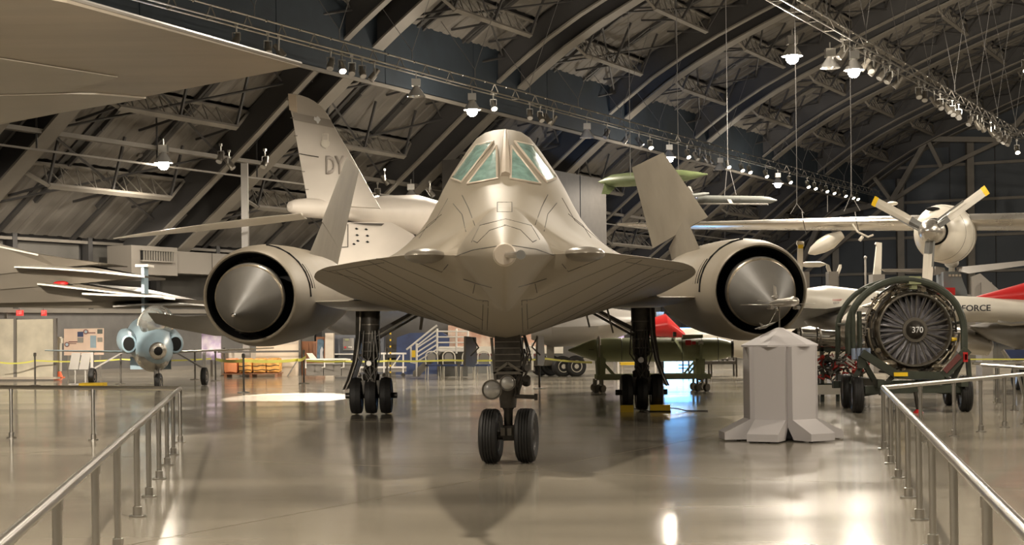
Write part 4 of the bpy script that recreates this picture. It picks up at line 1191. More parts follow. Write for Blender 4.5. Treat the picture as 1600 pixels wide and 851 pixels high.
for x, yt in ((1245, 270), (1330, 240)):
    q = at(x, yt, 48); mb = MB(); mb.cyl(q, V((q.x, q.y, 17.0)), .01, n=5); mb.build('hanging_cable', 'cable', pa)
# light store hung under that wing
mb = MB(); a_, b_ = at(1263, 396, 47), at(1316, 366, 47); d_ = b_ - a_
mb.lathe([(0, .02), (.15, .14), (.45, .22), (.75, .24), (d_.length, .12)], a_, d_, 20); st = solo(mb, 'drop_tank', 'jetwhite', 'white teardrop tank slung at an angle under the long silver wing', 'tank')

# ================================================================== white jet with red spine
wj = thing('white_jet', (at(1430, 500, 37).x, 37, 0), 'white jet with red spine and AIR FORCE lettering behind the engine display', 'aircraft')
def hloft(name, secs, m, parent, n=24, cut=None):
    """secs: (px, ytop, ybot, Y, depth)"""
    mb = MB(); rings = []
    for x, yt, yb, Y, dp in secs:
        a_, b_ = at(x, yt, Y), at(x, yb, Y); c = (a_ + b_) / 2; rz = (a_.z - b_.z) / 2
        rings.append([c + V((0, dp * math.cos(k * 2 * math.pi / n), rz * math.sin(k * 2 * math.pi / n))) for k in range(n)])
    mb.rings(rings); return mb.build(name, m, parent)
hloft('fuselage', [(1236, 468, 474, 37.6, .06), (1262, 450, 492, 37.6, .42), (1290, 446, 508, 37.5, .6), (1345, 452, 512, 37.3, .7), (1430, 460, 505, 37, .7), (1520, 463, 503, 36.8, .7), (1600, 466, 505, 36.5, .7), (1800, 470, 510, 36, .7)], 'jetwhite', wj)
hloft('dorsal_spine', [(1521, 464, 470, 36.75, .06), (1560, 453, 475, 36.6, .3), (1600, 442, 478, 36.5, .42), (1760, 420, 480, 36, .5)], 'red', wj)
hloft('nose_underside', [(1240, 470, 480, 37.1, .1), (1262, 482, 508, 37.1, .4), (1300, 488, 520, 37.0, .6), (1400, 500, 518, 36.8, .6)], 'jetgrey', wj)
text_mb('AIR FORCE', at(1475, 486.5, 35.95), (1, -.03, .0), (0, 0, 1), .145, .01, width=1.06, m='printed', parent=wj, bold=.02)
text_mb('DANGER RESCUE', at(1301, 470, 36.85), (1, -.03, 0), (0, 0, 1), .045, .006, width=.42, m='red', parent=wj)
text_mb('EJECTION SEAT', at(1302, 475, 36.85), (1, -.03, 0), (0, 0, 1), .045, .006, width=.40, m='printed', parent=wj)
hloft('belly_tank', [(1492, 512, 530, 38, .1), (1500, 510, 552, 38, .5), (1540, 520, 556, 38, .5), (1547, 530, 548, 38, .3)], 'silver', wj)
hloft('intake_fairing', [(1515, 508, 512, 37.6, .1), (1545, 503, 530, 37.4, .5), (1590, 503, 545, 37.2, .7), (1640, 503, 548, 37, .8), (1800, 508, 548, 36.5, .8)], 'jetgrey', wj)
mb = MB(); mb.tube([at(1560, 503, 36), at(1580, 506, 35.8), (at(1620, 503, 35.8))], .05, 6); mb.build('gear_bay_edge', 'alu', wj)
for px in (1270, 1590):
    q = at(px, 520, 37.4); mb = MB(); mb.cyl((q.x, 37.4, .2), (q.x, 37.4, q.z), .07); mb.build('gear_leg', 'gear_mid', wj)
    t, h = MB(), MB(); wheel(t, h, (q.x, 37.4, .3), .3, .2, grooves=1); wo = t.build('wheel', 'rubber', wj); h.build('wheel_hub', 'silver', wo)
g = ground(1525, 600)
t, h = MB(), MB(); wheel(t, h, (g.x, 36.3, .33), .33, .22, ax=(.5, -1, 0), grooves=1); wo = t.build('wheel', 'rubber', wj); h.build('wheel_hub', 'silver', wo)
# ---- small fins and poles standing behind the white jet
def post_thing(name, px, Y, m, label, cat, th=.08, base=True):
    t = thing(name, ground(px[0][0], 580) * 0 + V((at(px[0][0], px[0][1], Y).x, Y, 0)), label, cat)
    mb = MB(); mb.prism([at(x, y, Y) for x, y in px], (0, th, 0)); mb.build('blade' if 'rotor' in name else 'panel', m, t, smooth=0)
    q = at(px[0][0], px[0][1], Y)
    return t
tl = thing('tail_cluster', (at(1256, 430, 50).x, 50, 0), 'white fin with yellow stripe and stub wing rising behind the right engine', 'fin')
mb = MB(); mb.prism([at(x, y, 50) for x, y in ((1246, 440), (1247, 384), (1245, 381), (1246, 376), (1256, 377), (1257, 384), (1255, 386), (1254, 440))], (0, .12, 0)); mb.build('fin_panel', 'jetwhite', tl, smooth=0)
mb = MB(); mb.prism([at(x, y, 49.97) for x, y in ((1247, 388), (1255, 388), (1255, 382), (1247, 382))], (0, .02, 0)); mb.build('fin_stripe', 'yellow', tl, smooth=0)
mb = MB(); mb.lathe([(0, .06), (.1, .09), (.55, .09), (.75, .02)], at(1254, 413, 50), (1, 0, 0), 12); mb.build('tip_pod', 'jetwhite', tl)
mb = MB(); mb.bar((tl.location.x, 50.1, 0), (tl.location.x, 50.1, at(0, 440, 50).z), .3, .5); mb.build('base_post', 'jetgrey', tl)
vt = thing('vee_tail', (at(1302, 430, 50).x, 50, 0), 'white V tail of a small aircraft standing above the white jet nose', 'tail')
mb = MB(); mb.prism([at(x, y, 50) for x, y in ((1301, 446), (1291, 417), (1292, 412), (1296, 414), (1305, 444))], (0, .08, 0)); mb.prism([at(x, y, 50.1) for x, y in ((1305, 446), (1315, 418), (1315, 413), (1312, 413), (1302, 441))], (0, .08, 0)); mb.build('tail_blade', 'jetwhite', vt, smooth=0)
mb = MB(); mb.bar((vt.location.x, 50.2, 0), (vt.location.x, 50.2, at(0, 440, 50).z), .3, .5); mb.build('base_post', 'jetgrey', vt)
fn = thing('tall_fin', (at(1372, 430, 52).x, 52, 0), 'tall narrow white aircraft fin standing left of the engine ring', 'fin')
mb = MB(); mb.prism([at(x, y, 52) for x, y in ((1363, 450), (1370, 383), (1368, 381), (1369, 378), (1378, 379), (1378, 388), (1377, 428), (1376, 450))], (0, .14, 0)); mb.build('fin_panel', 'jetwhite', fn, smooth=0)
mb = MB(); mb.bar((fn.location.x, 52.2, 0), (fn.location.x, 52.2, at(0, 450, 52).z + .1), .4, .6); mb.build('base_post', 'jetgrey', fn)
mb = MB(); q = at(1352, 402, 53); mb.cyl((q.x, 53, 0), (q.x, 53, q.z), .035, n=8); mb.sphere((q.x, 53, q.z), .06, 8, 6); mb.cyl((q.x, 53, 0), (q.x, 53, .04), .3); solo(mb, 'antenna_pole', 'jetgrey', 'thin grey pole standing between the V tail and the tall white fin', 'pole')
M['bluegrey'] = mat('helicopter_grey', (0.20, 0.22, 0.235), 0.45)
he = thing('helicopter', (at(1490, 440, 48).x, 48, 0), 'grey helicopter with drooping rotor blades behind the white jet', 'helicopter')
hloft('cabin', [(1472, 470, 530, 48, .5), (1480, 455, 535, 48, .9), (1530, 462, 530, 48, .9), (1600, 470, 520, 48.5, .5)], 'jetgrey', he)
mb = MB(); mb.prism([at(x, y, 47.6) for x, y in ((1475, 468), (1474, 425), (1478, 424), (1500, 424), (1505, 440), (1511, 455), (1512, 470))], (0, .8, 0)); mb.build('rotor_pylon', 'bluegrey', he, smooth=0)
mb = MB(); q = at(1487, 421, 48); mb.cyl(q - V((0, 0, .1)), q + V((0, 0, .2)), .09, n=12); mb.sphere(q + V((0, 0, .2)), (.22, .22, .16), 14, 8); mb.build('rotor_hub', 'jetwhite', he)
mb = MB()
for i in range(4): mb.box(at(1484 + i * 5.3, 430, 47.55), (.07, .03, .06))
mb.build('vent_window', 'jetwhite', he, smooth=0)
mb = MB(); mb.prism([at(1474, 419, 48), at(1378, 420, 48.5), at(1384, 424, 48.5), at(1474, 425, 48)], (0, .25, 0)); mb.build('rotor_blade', 'jetgrey', he, smooth=0)
mb = MB(); mb.prism([at(1498, 417, 47.8), at(1640, 403, 46.5), at(1640, 409, 46.2), at(1515, 427, 47.0), at(1500, 424, 47.4)], (0, .25, 0)); mb.build('rotor_blade', 'jetgrey', he, smooth=0)
mb = MB(); mb.prism([at(1476, 418, 47.8), at(1462, 416, 48), at(1460, 430, 48), at(1478, 426, 47.8)], (0, .15, 0)); mb.build('rotor_blade', 'jetgrey', he, smooth=0)
mb = MB(); mb.box(at(1478, 455, 47.4), (.5, .2, .22)); mb.build('nose_cover', 'red', he, smooth=0)
mb = MB()
for x in (-.5, .8): mb.bar((he.location.x + x, 48, 0), (he.location.x + x, 48, 1.4), .12)
mb.build('skid_leg', 'gear', he)
gt = thing('grey_fin', (at(1540, 450, 44).x, 44, 0), 'grey swept tail fin standing just left of the red spine', 'fin')
mb = MB(); mb.prism([at(x, y, 44) for x, y in ((1519, 466), (1518, 432), (1532, 427), (1567, 458), (1560, 468))], (0, .12, 0)); mb.build('fin_panel', 'jetgrey', gt, smooth=0)
mb = MB(); mb.bar((gt.location.x, 44.2, 0), (gt.location.x, 44.2, at(0, 460, 44).z), .3, .6); mb.build('base_post', 'jetgrey', gt)

# red-tailed jet glimpsed behind the right gear
rj = thing('red_tail_jet', (at(1040, 520, 46).x, 46, 0), 'red and white jet nose seen between right landing gear and engine', 'aircraft')
hloft('nose', [(1008, 500, 524, 46, .5), (1040, 490, 526, 46, .6), (1070, 520, 530, 46, .2)], 'red', rj)
hloft('fuselage', [(1015, 522, 540, 46.4, .5), (1080, 512, 545, 46.4, .6), (1160, 508, 560, 46.4, .7), (1240, 506, 560, 46.4, .7), (1330, 512, 550, 46.4, .6)], 'jetwhite', rj)
for px in (1095, 1200):
    q = at(px, 560, 46.4); mb = MB(); mb.cyl((q.x, 46.4, .2), (q.x, 46.4, 1.2), .06); mb.build('gear_leg', 'gear_mid', rj)
    t, h = MB(), MB(); wheel(t, h, (q.x, 46.4, .28), .28, .18, grooves=1); wo = t.build('wheel', 'rubber', rj); h.build('wheel_hub', 'silver', wo)
# big grey transport belly behind the nose gear
tb = thing('transport_plane', (at(900, 540, 52).x, 53, 0), 'dark grey transport fuselage with white-hubbed twin wheels behind the nose gear', 'aircraft')
hloft('fuselage', [(830, 510, 530, 53, .5), (860, 480, 542, 53, 1.5), (930, 478, 540, 53, 1.8), (985, 485, 520, 53, 1.2)], 'jetgrey', tb)
for k, px in enumerate((864, 881)):
    g = ground(px, 575)
    t, h = MB(), MB(); wheel(t, h, (g.x, 52.5 , .33), .36, .3, ax=(.35, -1, 0), grooves=1); wo = t.build('wheel', 'rubber', tb); h.build('wheel_hub', 'jetwhite', wo)
for k, px in enumerate((836, 849)):
    g = ground(px, 575); t, h = MB(), MB(); wheel(t, h, (g.x, 53.2, .36), .36, .3, ax=(.35, -1, 0), grooves=1); wo = t.build('wheel', 'rubber', tb); h.build('wheel_hub', 'gear', wo)
mb = MB(); q = at(860, 550, 52.8); mb.bar((q.x, 52.9, .4), (q.x, 52.9, 1.3), .25); mb.bar((q.x - .8, 53, .45), (q.x + .6, 53, .45), .2); mb.build('gear_leg', 'gear_mid', tb)
# ================================================================== jet engine on its trailer
Ye = 28.6
cE = at(1430, 515, Ye); gE = ground(1430, 645)
en = thing('jet_engine', (cE.x, Ye, 0), 'turbofan engine with spinner marked 370 cradled on an olive trailer', 'engine')
def circ(c, r, a0, a1, n, y=0, sx=1.0): return [c + V((math.cos(math.radians(a0 + (a1 - a0) * k / n)) * r * sx, y, math.sin(math.radians(a0 + (a1 - a0) * k / n)) * r)) for k in range(n + 1)]
R0 = .64
mb = MB(); mb.lathe([(0, R0), (.02, R0 + .03), (.1, R0 + .035), (.2, R0 + .06), (.22, R0 + .02), (2.4, R0 - .05), (4.2, R0 - .15)], cE, (0, 1, 0), 56, cap=False); mb.lathe([(0, R0), (.12, R0 - .01), (.3, R0 - .02), (.32, .1)], cE, (0, 1, 0), 56, cap=False); cas = mb.build('fan_case', 'bronze', en)
mb = MB(); mb.lathe([(.30, R0 - .02), (.31, .05)], cE, (0, 1, 0), 40); mb.build('fan_backing', 'black', cas)
nb = 33
bl = MB(); bl.face([V((0, 0, 0))] * 3) if False else None
def bladem():
    mb = MB(); rings = []
    for r, w_, tw, y in ((.20, .04, .3, .10), (.40, .06, .6, .12), (.63, .10, 1.0, .16)):
        a_ = V((-math.cos(tw) * w_, -math.sin(tw) * w_ + y, r)); b_ = V((math.cos(tw) * w_, math.sin(tw) * w_ + y, r))
        rings.append([a_, a_ + V((.004, -.006, 0)), b_ + V((.004, -.006, 0)), b_])
    mb.rings(rings)
    me = bpy.data.meshes.new('fan_blade'); bmesh.ops.recalc_face_normals(mb.bm, faces=mb.bm.faces[:]); mb.bm.to_mesh(me); mb.bm.free(); me.materials.append(M['blade']); return me
FBM = bladem()
for k in range(nb):
    o = bpy.data.objects.new('fan_blade', FBM); col.objects.link(o); o.parent = en; o.location = cE - V(en.location); o.rotation_euler = (0, 2 * math.pi * k / nb, 0)
for k in range(21):
    a_ = 2 * math.pi * k / 21; mb = MB(); mb.bar(cE + V((math.cos(a_) * .2, .06, math.sin(a_) * .2)), cE + V((math.cos(a_) * .63, .06, math.sin(a_) * .63)), .012, .05, up=(0, 1, 0)); mb.build('guide_vane', 'gear_mid', en, smooth=0)
mb = MB(); mb.lathe([(.0, .12), (.0, .225), (.04, .23), (.12, .21)], cE, (0, 1, 0), 32); mb.build('hub_ring', 'gear_mid', en)
mb = MB(); mb.lathe([(-.16, .01), (-.15, .06), (-.11, .11), (-.04, .155), (0, .17), (.06, .175)], cE, (0, 1, 0), 32); spn = mb.build('spinner', 'gear', en)
text_mb('370', cE + V((-.10, -.165, -.055)), (1, 0, 0), (0, 0, 1), .11, .012, width=.20, m='textwhite', parent=spn, bold=.01)
mb = MB(); mb.tube(circ(cE, R0 + .02, 0, 360, 48, -.01), .018, 6); mb.build('case_rim', 'gear_mid', en)
# plumbing around the case
random.seed(21)
for grp, (m_, cnt) in enumerate((('gear', 40), ('bronze', 46), ('gear_mid', 34), ('steel_tan', 14))):
    for j in range(2):
        mb = MB()
        for k in range(cnt // 2):
            a0 = random.uniform(0, 360); rr = random.uniform(R0 + .05, R0 + .25); ln = random.uniform(8, 38); y0 = random.uniform(.03, .5)
            pts = circ(cE, rr, a0, a0 + ln, 4, y0)
            e = pts[-1] + V((0, random.uniform(.2, .8), 0)); s_ = pts[0] + V((0, random.uniform(.1, .5), 0))
            mb.tube([s_] + pts + [e], random.uniform(.009, .026), 5)
            if k % 3 == 0:
                a_ = math.radians(random.uniform(0, 360)); q = cE + V((math.cos(a_) * (R0 + .12), random.uniform(.05, .4), math.sin(a_) * (R0 + .12)))
                mb.cyl(q, q + V((0, .12, 0)), random.uniform(.025, .06), n=8)
        tag(mb.build('pipework', m_, en), kind='stuff')
mb = MB(); mb.sphere(cE + V((-.48, .25, -.62 )), (.18, .4, .1)); mb.sphere(cE + V((-.05, .3, -.80)), (.2, .4, .12)); mb.cyl(cE + V((-.70, .15, .35)), cE + V((-.42, .2, .66)), .075); mb.sphere(cE + V((.42, .25, -.68)), (.14, .3, .09)); mb.build('gearbox', 'bronze', en)
mb = MB(); mb.lathe([(0, .04), (.09, .03)], cE + V((.66, .0, -.18)), (1, 0, 0), 8); mb.build('fuel_cap', 'yellow', en)
M['maroon'] = mat('maroon_paint', (0.13, 0.04, 0.035), 0.5)
tr_ = thing('engine_trailer', (cE.x, Ye + .5, 0), 'olive green engine trailer with big guard hoop and four rubber tyres', 'trailer')
cH = V((cE.x - .19, Ye - .1, cE.z))
mb = MB(); hoop = [cH + V((-1.05, 0, -.42))] + [cH + V((-1.05, 0, 0)) * 1 if False else V((cH.x + 1.0 * math.cos(math.radians(180 - k * 7.5)) * 1.05, cH.y, cH.z + .92 * math.sin(math.radians(180 - k * 7.5)))) for k in range(25)] + [cH + V((1.05, 0, -.42))]
mb.tube(hoop, .066, 10); mb.build('guard_hoop', 'greendark', tr_)
mb = MB(); mb.tube([p + V((.06 if p.x < cE.x else -.02, 1.2, 0)) for p in hoop], .05, 10); mb.build('guard_hoop', 'greendark', tr_)
mb = MB()
for k in (2, 9, 13, 17, 24): mb.tube([hoop[k], hoop[k] + V((.06 if k < 13 else -.02, 1.2, 0))], .03, 6)
mb.build('hoop_spacer', 'greendark', tr_)
mb = MB(); mb.box(cH + V((.16, .1, .90)), (.22, .3, .14)); mb.box(cH + V((.16, .1, .80)), (.1, .2, .12)); mb.build('hoop_bracket', 'green', tr_, smooth=0)
for x in (-.98, -.86):
    mb = MB(); mb.cyl(cH + V((x, -.05, -.36)), cH + V((x, -.05, .35)), .045, n=10); mb.build('hoop_post', 'greendark', tr_)
for k in range(4):
    mb = MB(); mb.cyl(cH + V((-.98 + k * .09, -.08, -.52)), cH + V((-.98 + k * .09, -.08, -.32)), .04, n=10); mb.build('cylinder', 'blue_cyl', tr_)
def pxbar(a_, b_, Y, w_, h_, nm, m_):
    mb = MB(); mb.bar(at(a_[0], a_[1], Y), at(b_[0], b_[1], Y), w_, h_, up=(0, 1, 0)); return mb.build(nm, m_, tr_, smooth=0)
pxbar((1346, 551), (1402, 586), Ye - .25, .14, .14, 'cradle_arm', 'greendark')
pxbar((1402, 585), (1474, 587), Ye - .25, .14, .13, 'cradle_arm', 'greendark')
pxbar((1474, 587), (1512, 546), Ye - .25, .14, .14, 'cradle_arm', 'greendark')
pxbar((1346, 556), (1346, 575), Ye - .2, .14, .12, 'cradle_plate', 'greendark')
mb = MB(); mb.box(at(1407.5, 584.5, Ye - .34), (.25, .02, .07)); mb.build('warning_plate', 'yellow_tip', tr_, smooth=0)
mb = MB(); a_, b_ = at(1476, 580, Ye - .34), at(1500, 555, Ye - .34); mb.bar(a_, b_, .02, .1, up=(0, 0, 1)); mb.build('red_stripe', 'maroon', tr_, smooth=0)

mb = MB()
for k in range(2): mb.cyl(at(1508 , 562 + k * 3, Ye - .3), at(1508, 550 + k * 3, Ye - .3), .05, n=10)
mb.build('red_bottle', 'red', tr_)
zb = .42
for y in (Ye - .15, Ye + 2.6):
    mb = MB(); mb.box((cE.x, y, zb), (1.95, .16, .14)); mb.build('axle_beam', 'greendark', tr_, smooth=0)
for x in (-.75, .75):
    mb = MB(); mb.box((cE.x + x, Ye + 1.2, zb + .12), (.12, 3.4, .14)); mb.build('side_rail', 'greendark', tr_, smooth=0)
for a_, b_ in (((1346, 560), (1378, 615)), ((1352, 560), (1330, 600)), ((1505, 560), (1480, 612)), ((1512, 560), (1516, 605)), ((1372, 600), (1480, 612)), ((1395, 588), (1372, 612)), ((1470, 590), (1490, 614))):
    mb = MB(); mb.bar(at(*a_, Ye - .12), at(*b_, Ye - .05), .07, .09); mb.build('frame_strut', 'greendark', tr_, smooth=0)
for px, Y in ((1339, 28.55), (1324, 30.2), (1508, 28.55), (1484, 30.8)):
    q = at(px, 618, Y)
    t, h = MB(), MB(); wheel(t, h, (q.x, Y, .33), .33, .21, ax=(1, -.12, 0), grooves=4); wo = t.build('wheel', 'rubber', tr_); h.build('wheel_hub', 'gear_mid', wo)
    mb = MB(); mb.bar((q.x, Y, .33), (cE.x + math.copysign(.5, q.x - cE.x), Y, .42), .1); mb.build('stub_axle', 'greendark', tr_)
mb = MB(); a_ = at(1430, 612, Ye - .3); mb.cyl(a_, V((a_.x + .05, a_.y, .05)), .035); mb.build('jack_leg', 'gear', tr_)
mb = MB(); mb.cyl((a_.x + .05, a_.y, 0), (a_.x + .05, a_.y, .06), .1, .05); mb.build('jack_foot', 'red', tr_)

# ================================================================== pedestal with model aircraft
Yp = 22.15
gp = at(1220, 690, Yp)
pd = thing('display_pedestal', (gp.x, Yp, 0), 'pale six-sided display pedestal with flared feet below the right engine', 'pedestal')
rp = .48; hw = .222
for k in range(6):
    an = math.radians(-90 + 30 + 60 * k + 3)
    n_ = V((math.cos(an), math.sin(an), 0)); s_ = V((-n_.y, n_.x, 0)); c = V((gp.x, Yp, 0))
    prof = [(rp - .10, 1.31), (rp, 1.31), (rp, .30), (rp + .36, .12), (rp + .36, .02), (rp + .28, .02), (rp + .02, .02), (rp - .1, .2)]
    mb = MB(); mb.rings([[c + n_ * r + s_ * q + V((0, 0, z)) for r, z in prof] for q in (-hw, hw)]); mb.build('side_panel', 'ped', pd, smooth=0)
mb = MB(); mb.lathe([(0.03, rp - .16), (1.3, rp - .16)], (gp.x, Yp, 0), (0, 0, 1), 6); mb.build('core', 'ped_edge', pd, smooth=0)
mb = MB(); mb.lathe([(1.31, rp + .07), (1.335, rp + .07), (1.57, .05), (1.575, .01)], (gp.x, Yp, 0), (0, 0, 1), 6)
bmesh.ops.rotate(mb.bm, verts=mb.bm.verts[:], cent=(gp.x, Yp, 0), matrix=Matrix.Rotation(math.radians(3), 3, 'Z'))
mb.build('roof_cap', 'ped', pd, smooth=0)
mb = MB(); 
for k in range(6):
    an = math.radians(-90 + 30 + 60 * k + 3); mb.cyl((gp.x + .6 * math.cos(an), Yp + .6 * math.sin(an), 0), (gp.x + .6 * math.cos(an), Yp + .6 * math.sin(an), .03), .03, n=8)
mb.build('foot_pad', 'gear', pd)
mp = thing('model_airliner', (gp.x, Yp, 1.57), 'silver three-engined model airliner on a thin rod above the pedestal', 'model')
mb = MB(); mb.cyl((gp.x, Yp, 1.57), (gp.x, Yp, 1.87), .012, n=8); mb.build('rod', 'chrome', mp)
a_, b_ = at(1207, 474, Yp + .25), at(1247, 470, Yp - .35); dd = b_ - a_
mb = MB(); mb.lathe([(-.06, .02), (.1, .05), (dd.length * .8, .068), (dd.length - .05, .055), (dd.length, .01)], a_, dd, 16); mb.build('fuselage', 'silver', mp)
fwd = dd.normalized(); lat = V((fwd.y, -fwd.x, 0)).normalized(); cm = a_ + dd * .5
if lat.x < 0: lat = -lat
for s, tip in ((-1, at(1158, 476, Yp + .1)), (1, at(1273, 474, Yp + .1))):
    mb = MB(); r_ = cm + V((0, 0, -.03)); mb.wing([(r_ + fwd * .10, r_ - fwd * .12, .02), (tip + fwd * .02, tip - fwd * .05, .008)]); mb.build('wing', 'silver', mp)
for px, py in ((1207, 480), (1248, 480)):
    q = at(px, py, Yp - .05); mb = MB(); mb.lathe([(0, .03), (.12, .022)], q, -fwd, 12); mb.build('engine_pod', 'silver', mp)
mb = MB(); t0 = at(1209, 468, Yp + .25); mb.prism([t0, t0 - fwd * -.08, at(1212, 448, Yp + .25), at(1208, 445, Yp + .3)], (.008, 0, 0)); mb.build('tail_fin', 'silver', mp, smooth=0)
mb = MB(); mb.lathe([(0, .028), (.1, .02)], at(1213, 463, Yp + .15), -fwd, 12); mb.build('tail_engine', 'silver', mp)
mb = MB(); mb.bar(at(1184, 469, Yp + .25), at(1212, 471, Yp + .25), .05, .006); mb.build('tailplane', 'silver', mp, smooth=0)
mf = thing('model_fighter', at(1198, 508, Yp), 'tiny dark model fighter fixed to a rod below the model airliner', 'model')
mb = MB(); mb.lathe([(0, .004), (.06, .014), (.2, .016), (.26, .01)], at(1212, 503, Yp), at(1188, 513, Yp + .1) - at(1212, 503, Yp), 10); mb.build('fuselage', 'gear_mid', mf)
mb = MB(); mb.prism([at(1205, 506, Yp), at(1184, 512, Yp), at(1180, 514, Yp), at(1196, 513, Yp)], (0, .05, .005)); mb.build('wing', 'gear_mid', mf, smooth=0)
mb = MB(); mb.prism([at(1190, 510, Yp), at(1194, 508, Yp), at(1188, 504, Yp), at(1186, 504, Yp)], (0, .008, 0)); mb.build('tail_fin', 'gear_mid', mf, smooth=0)
mb = MB(); mb.cyl(at(1200, 509, Yp), V((gp.x, Yp, at(1220, 478, Yp).z)), .005, n=6); mb.build('rod', 'gear_mid', mf)

# ================================================================== big green bomb on its cradle
Yg = 39.5
bm_ = thing('green_bomb', (at(1020, 545, Yg).x, Yg, at(1020, 563, Yg).z), 'big olive green bomb lying on a wheeled cradle behind the right gear', 'bomb')
a_, b_ = at(888, 547, Yg), at(1142, 545, Yg - .3); d_ = b_ - a_; L = d_.length
mb = MB(); mb.lathe([(0, .02), (.1, .06), (.35, .17), (.62, .265), (.8, .29), (1.2, .30), (L - .55, .30), (L - .3, .28), (L - .1, .22), (L - .05, .20), (L, .20)], a_, d_, 32); bb_ = mb.build('casing', 'green', bm_)
mb = MB(); mb.lathe([(L, .21), (L + .03, .24), (L + .06, .22)], a_, d_, 24); mb.build('tail_ring', 'gear', bm_)
for f_ in (.18, .33, .5, .7, .82, .92):
    mb = MB(); mb.lathe([(L * f_ - .008, .301), (L * f_, .306), (L * f_ + .008, .301)], a_, d_, 32, cap=False); mb.build('casing_seam', 'greendark', bb_)
mb = MB(); mb.bar(at(920, 546, Yg - .30), at(1118, 546, Yg - .55), .01, .015); mb.build('side_seam', 'greendark', bb_)
for f_ in range(14):
    q = at(935 + f_ * 13, 543, Yg - .31 - f_ * .016); mb = MB(); mb.sphere(q, .012, 6, 4); mb.build('bolt', 'greendark', bb_)
for x0, x1, y0, y1, m_ in ((1071, 1080, 531, 539, 'red'), (1081, 1087, 533, 538, 'red'), (1091.5, 1099, 532, 539, 'white'), (1106.5, 1113, 539, 542.5, 'yellow'), (1017, 1020, 533, 535, 'white')):
    facing('decal', [(x0, y1), (x1, y1), (x1, y0), (x0, y0)], Yg - .52 if x0 > 1050 else Yg - .40, .01, m_, bm_)
mb = MB(); mb.box(at(1082, 525, Yg - .2), (.5, .2, .08)); mb.build('lug_cover', 'green', bm_, smooth=0)
mb = MB(); mb.box(at(1054, 522, Yg - .2), (.08, .1, .12)); mb.build('lifting_lug', 'greendark', bm_, smooth=0)
ck = thing('bomb_cradle', (at(1020, 600, Yg).x, Yg, 0), 'olive steel cradle on small casters under the green bomb', 'cradle')
for px in (938, 1092):
    c = at(px, 545.5, Yg - .15)
    mb = MB(); ring = [c + V((-.03, math.cos(t * math.pi / 12) * .315, math.sin(t * math.pi / 12) * .315)) for t in range(25)]
    mb.tube(ring, .028, 6); mb.build('strap', 'frame_tan', ck)
    for dy in (-.42, .42):
        mb = MB(); mb.bar((c.x - .0, c.y + dy, .36), (c.x, c.y + dy, 1.18), .06); mb.build('stand_post', 'green', ck, smooth=0)
        mb = MB(); mb.bar((c.x, c.y + dy, .8), (c.x + (.35 if px < 1000 else -.35), c.y + dy, .4), .05); mb.build('stand_brace', 'green', ck, smooth=0)
    for k in (-.28, .28):
        mb = MB(); mb.prism([(c.x - .1, c.y + k, .4), (c.x + .1, c.y + k, .4), (c.x + .12, c.y + k, .82), (c.x - .02, c.y + k, .95), (c.x - .12, c.y + k, .8)], (0, .05, 0)); mb.build('saddle_plate', 'green', ck, smooth=0)
for dy in (-.42, .42):
    mb = MB(); mb.bar((at(930, 592, Yg).x, Yg + dy - .15, .37), (at(1106, 592, Yg).x, Yg + dy - .15, .37), .07, .13); mb.build('base_rail', 'green', ck, smooth=0)
for px in (929, 939, 1085, 1099):
    for dy in (-.5, .35):
        q = at(px, 600, Yg); mb = MB(); mb.cyl((q.x - .03, Yg + dy - .1, .095), (q.x + .03, Yg + dy - .16, .095), .095, n=16); mb.cyl((q.x, Yg + dy - .13, .16), (q.x, Yg + dy - .13, .32), .03, n=6); mb.build('caster', 'gear_mid', ck)
# ================================================================== yellow chocks
for s, (x0, x1) in enumerate(((966, 984), (1011, 1041))):
    g0, g1 = ground(x0, 641 - s), ground(x1, 639.5)
    ck_ = thing('wheel_chock', ((g0.x + g1.x) / 2, 29.75, 0), ('dark yellow wheel chock at the left of the right main wheels', 'bright yellow wheel chock in front of the right main wheels')[s], 'chock')
    mb = MB(); yy = 29.72; mb.rings([[V((x, yy, 0)), V((x, yy, .13)), V((x, yy + .1, .13)), V((x, yy + .17, 0))] for x in (g0.x, g1.x)]); mb.build('wedge', 'yellow_tip' if s else 'yellow', ck_, smooth=0)
    mb = MB(); mb.tube([(g1.x, yy + .05, .07), (g1.x + .15, yy + .05, .05), (g1.x + .3, yy, .012), (g1.x + .7, yy - .1, .012)], .012, 6); mb.build('rope', 'gear', ck_)

# ================================================================== left background exhibits
mp_ = thing('map_wall', (at(30, 590, 52).x, 52, 0), 'large mottled tan map panels on posts at the far left', 'panel')
for x0, x1 in ((-60, 21), (25, 83)):
    facing('map_panel', [(x0, 590), (x1, 589), (x1, 498), (x0, 499)], 55, .12, 'mappaper', mp_)
for x in (23, 85.5):
    facing('panel_post', [(x - 2, 592), (x + 2, 592), (x + 2, 497), (x - 2, 497)], 54.9, .2, 'duct', mp_)
facing('panel_foot', [(-60, 592.5), (88, 592), (88, 589), (-60, 589.5)], 54.7, .5, 'frame_tan', mp_)
for x, lb in ((30.5, 'red lit EXIT sign on the wall above the big map panels'), (68, 'smaller red lit EXIT sign right of the first one')):
    ex = thing('exit_sign', at(x, 488, 59), lb, 'sign')
    w2 = 5.2 if x < 50 else 3.8
    facing('sign_box', [(x - w2, 493), (x + w2, 493), (x + w2, 484.5), (x - w2, 484.5)], 59, .1, 'exit', ex)
    text_mb('EXIT', at(x - w2 * .75, 491, 58.96), (1, 0, 0), (0, 0, 1), .13, .02, width=w2 * 1.5 / F * 59, m='textwhite', parent=ex)
    facing('sign_bracket', [(x - .8, 484.5), (x + .8, 484.5), (x + .8, 481), (x - .8, 481)], 59.05, .05, 'jetgrey', ex)
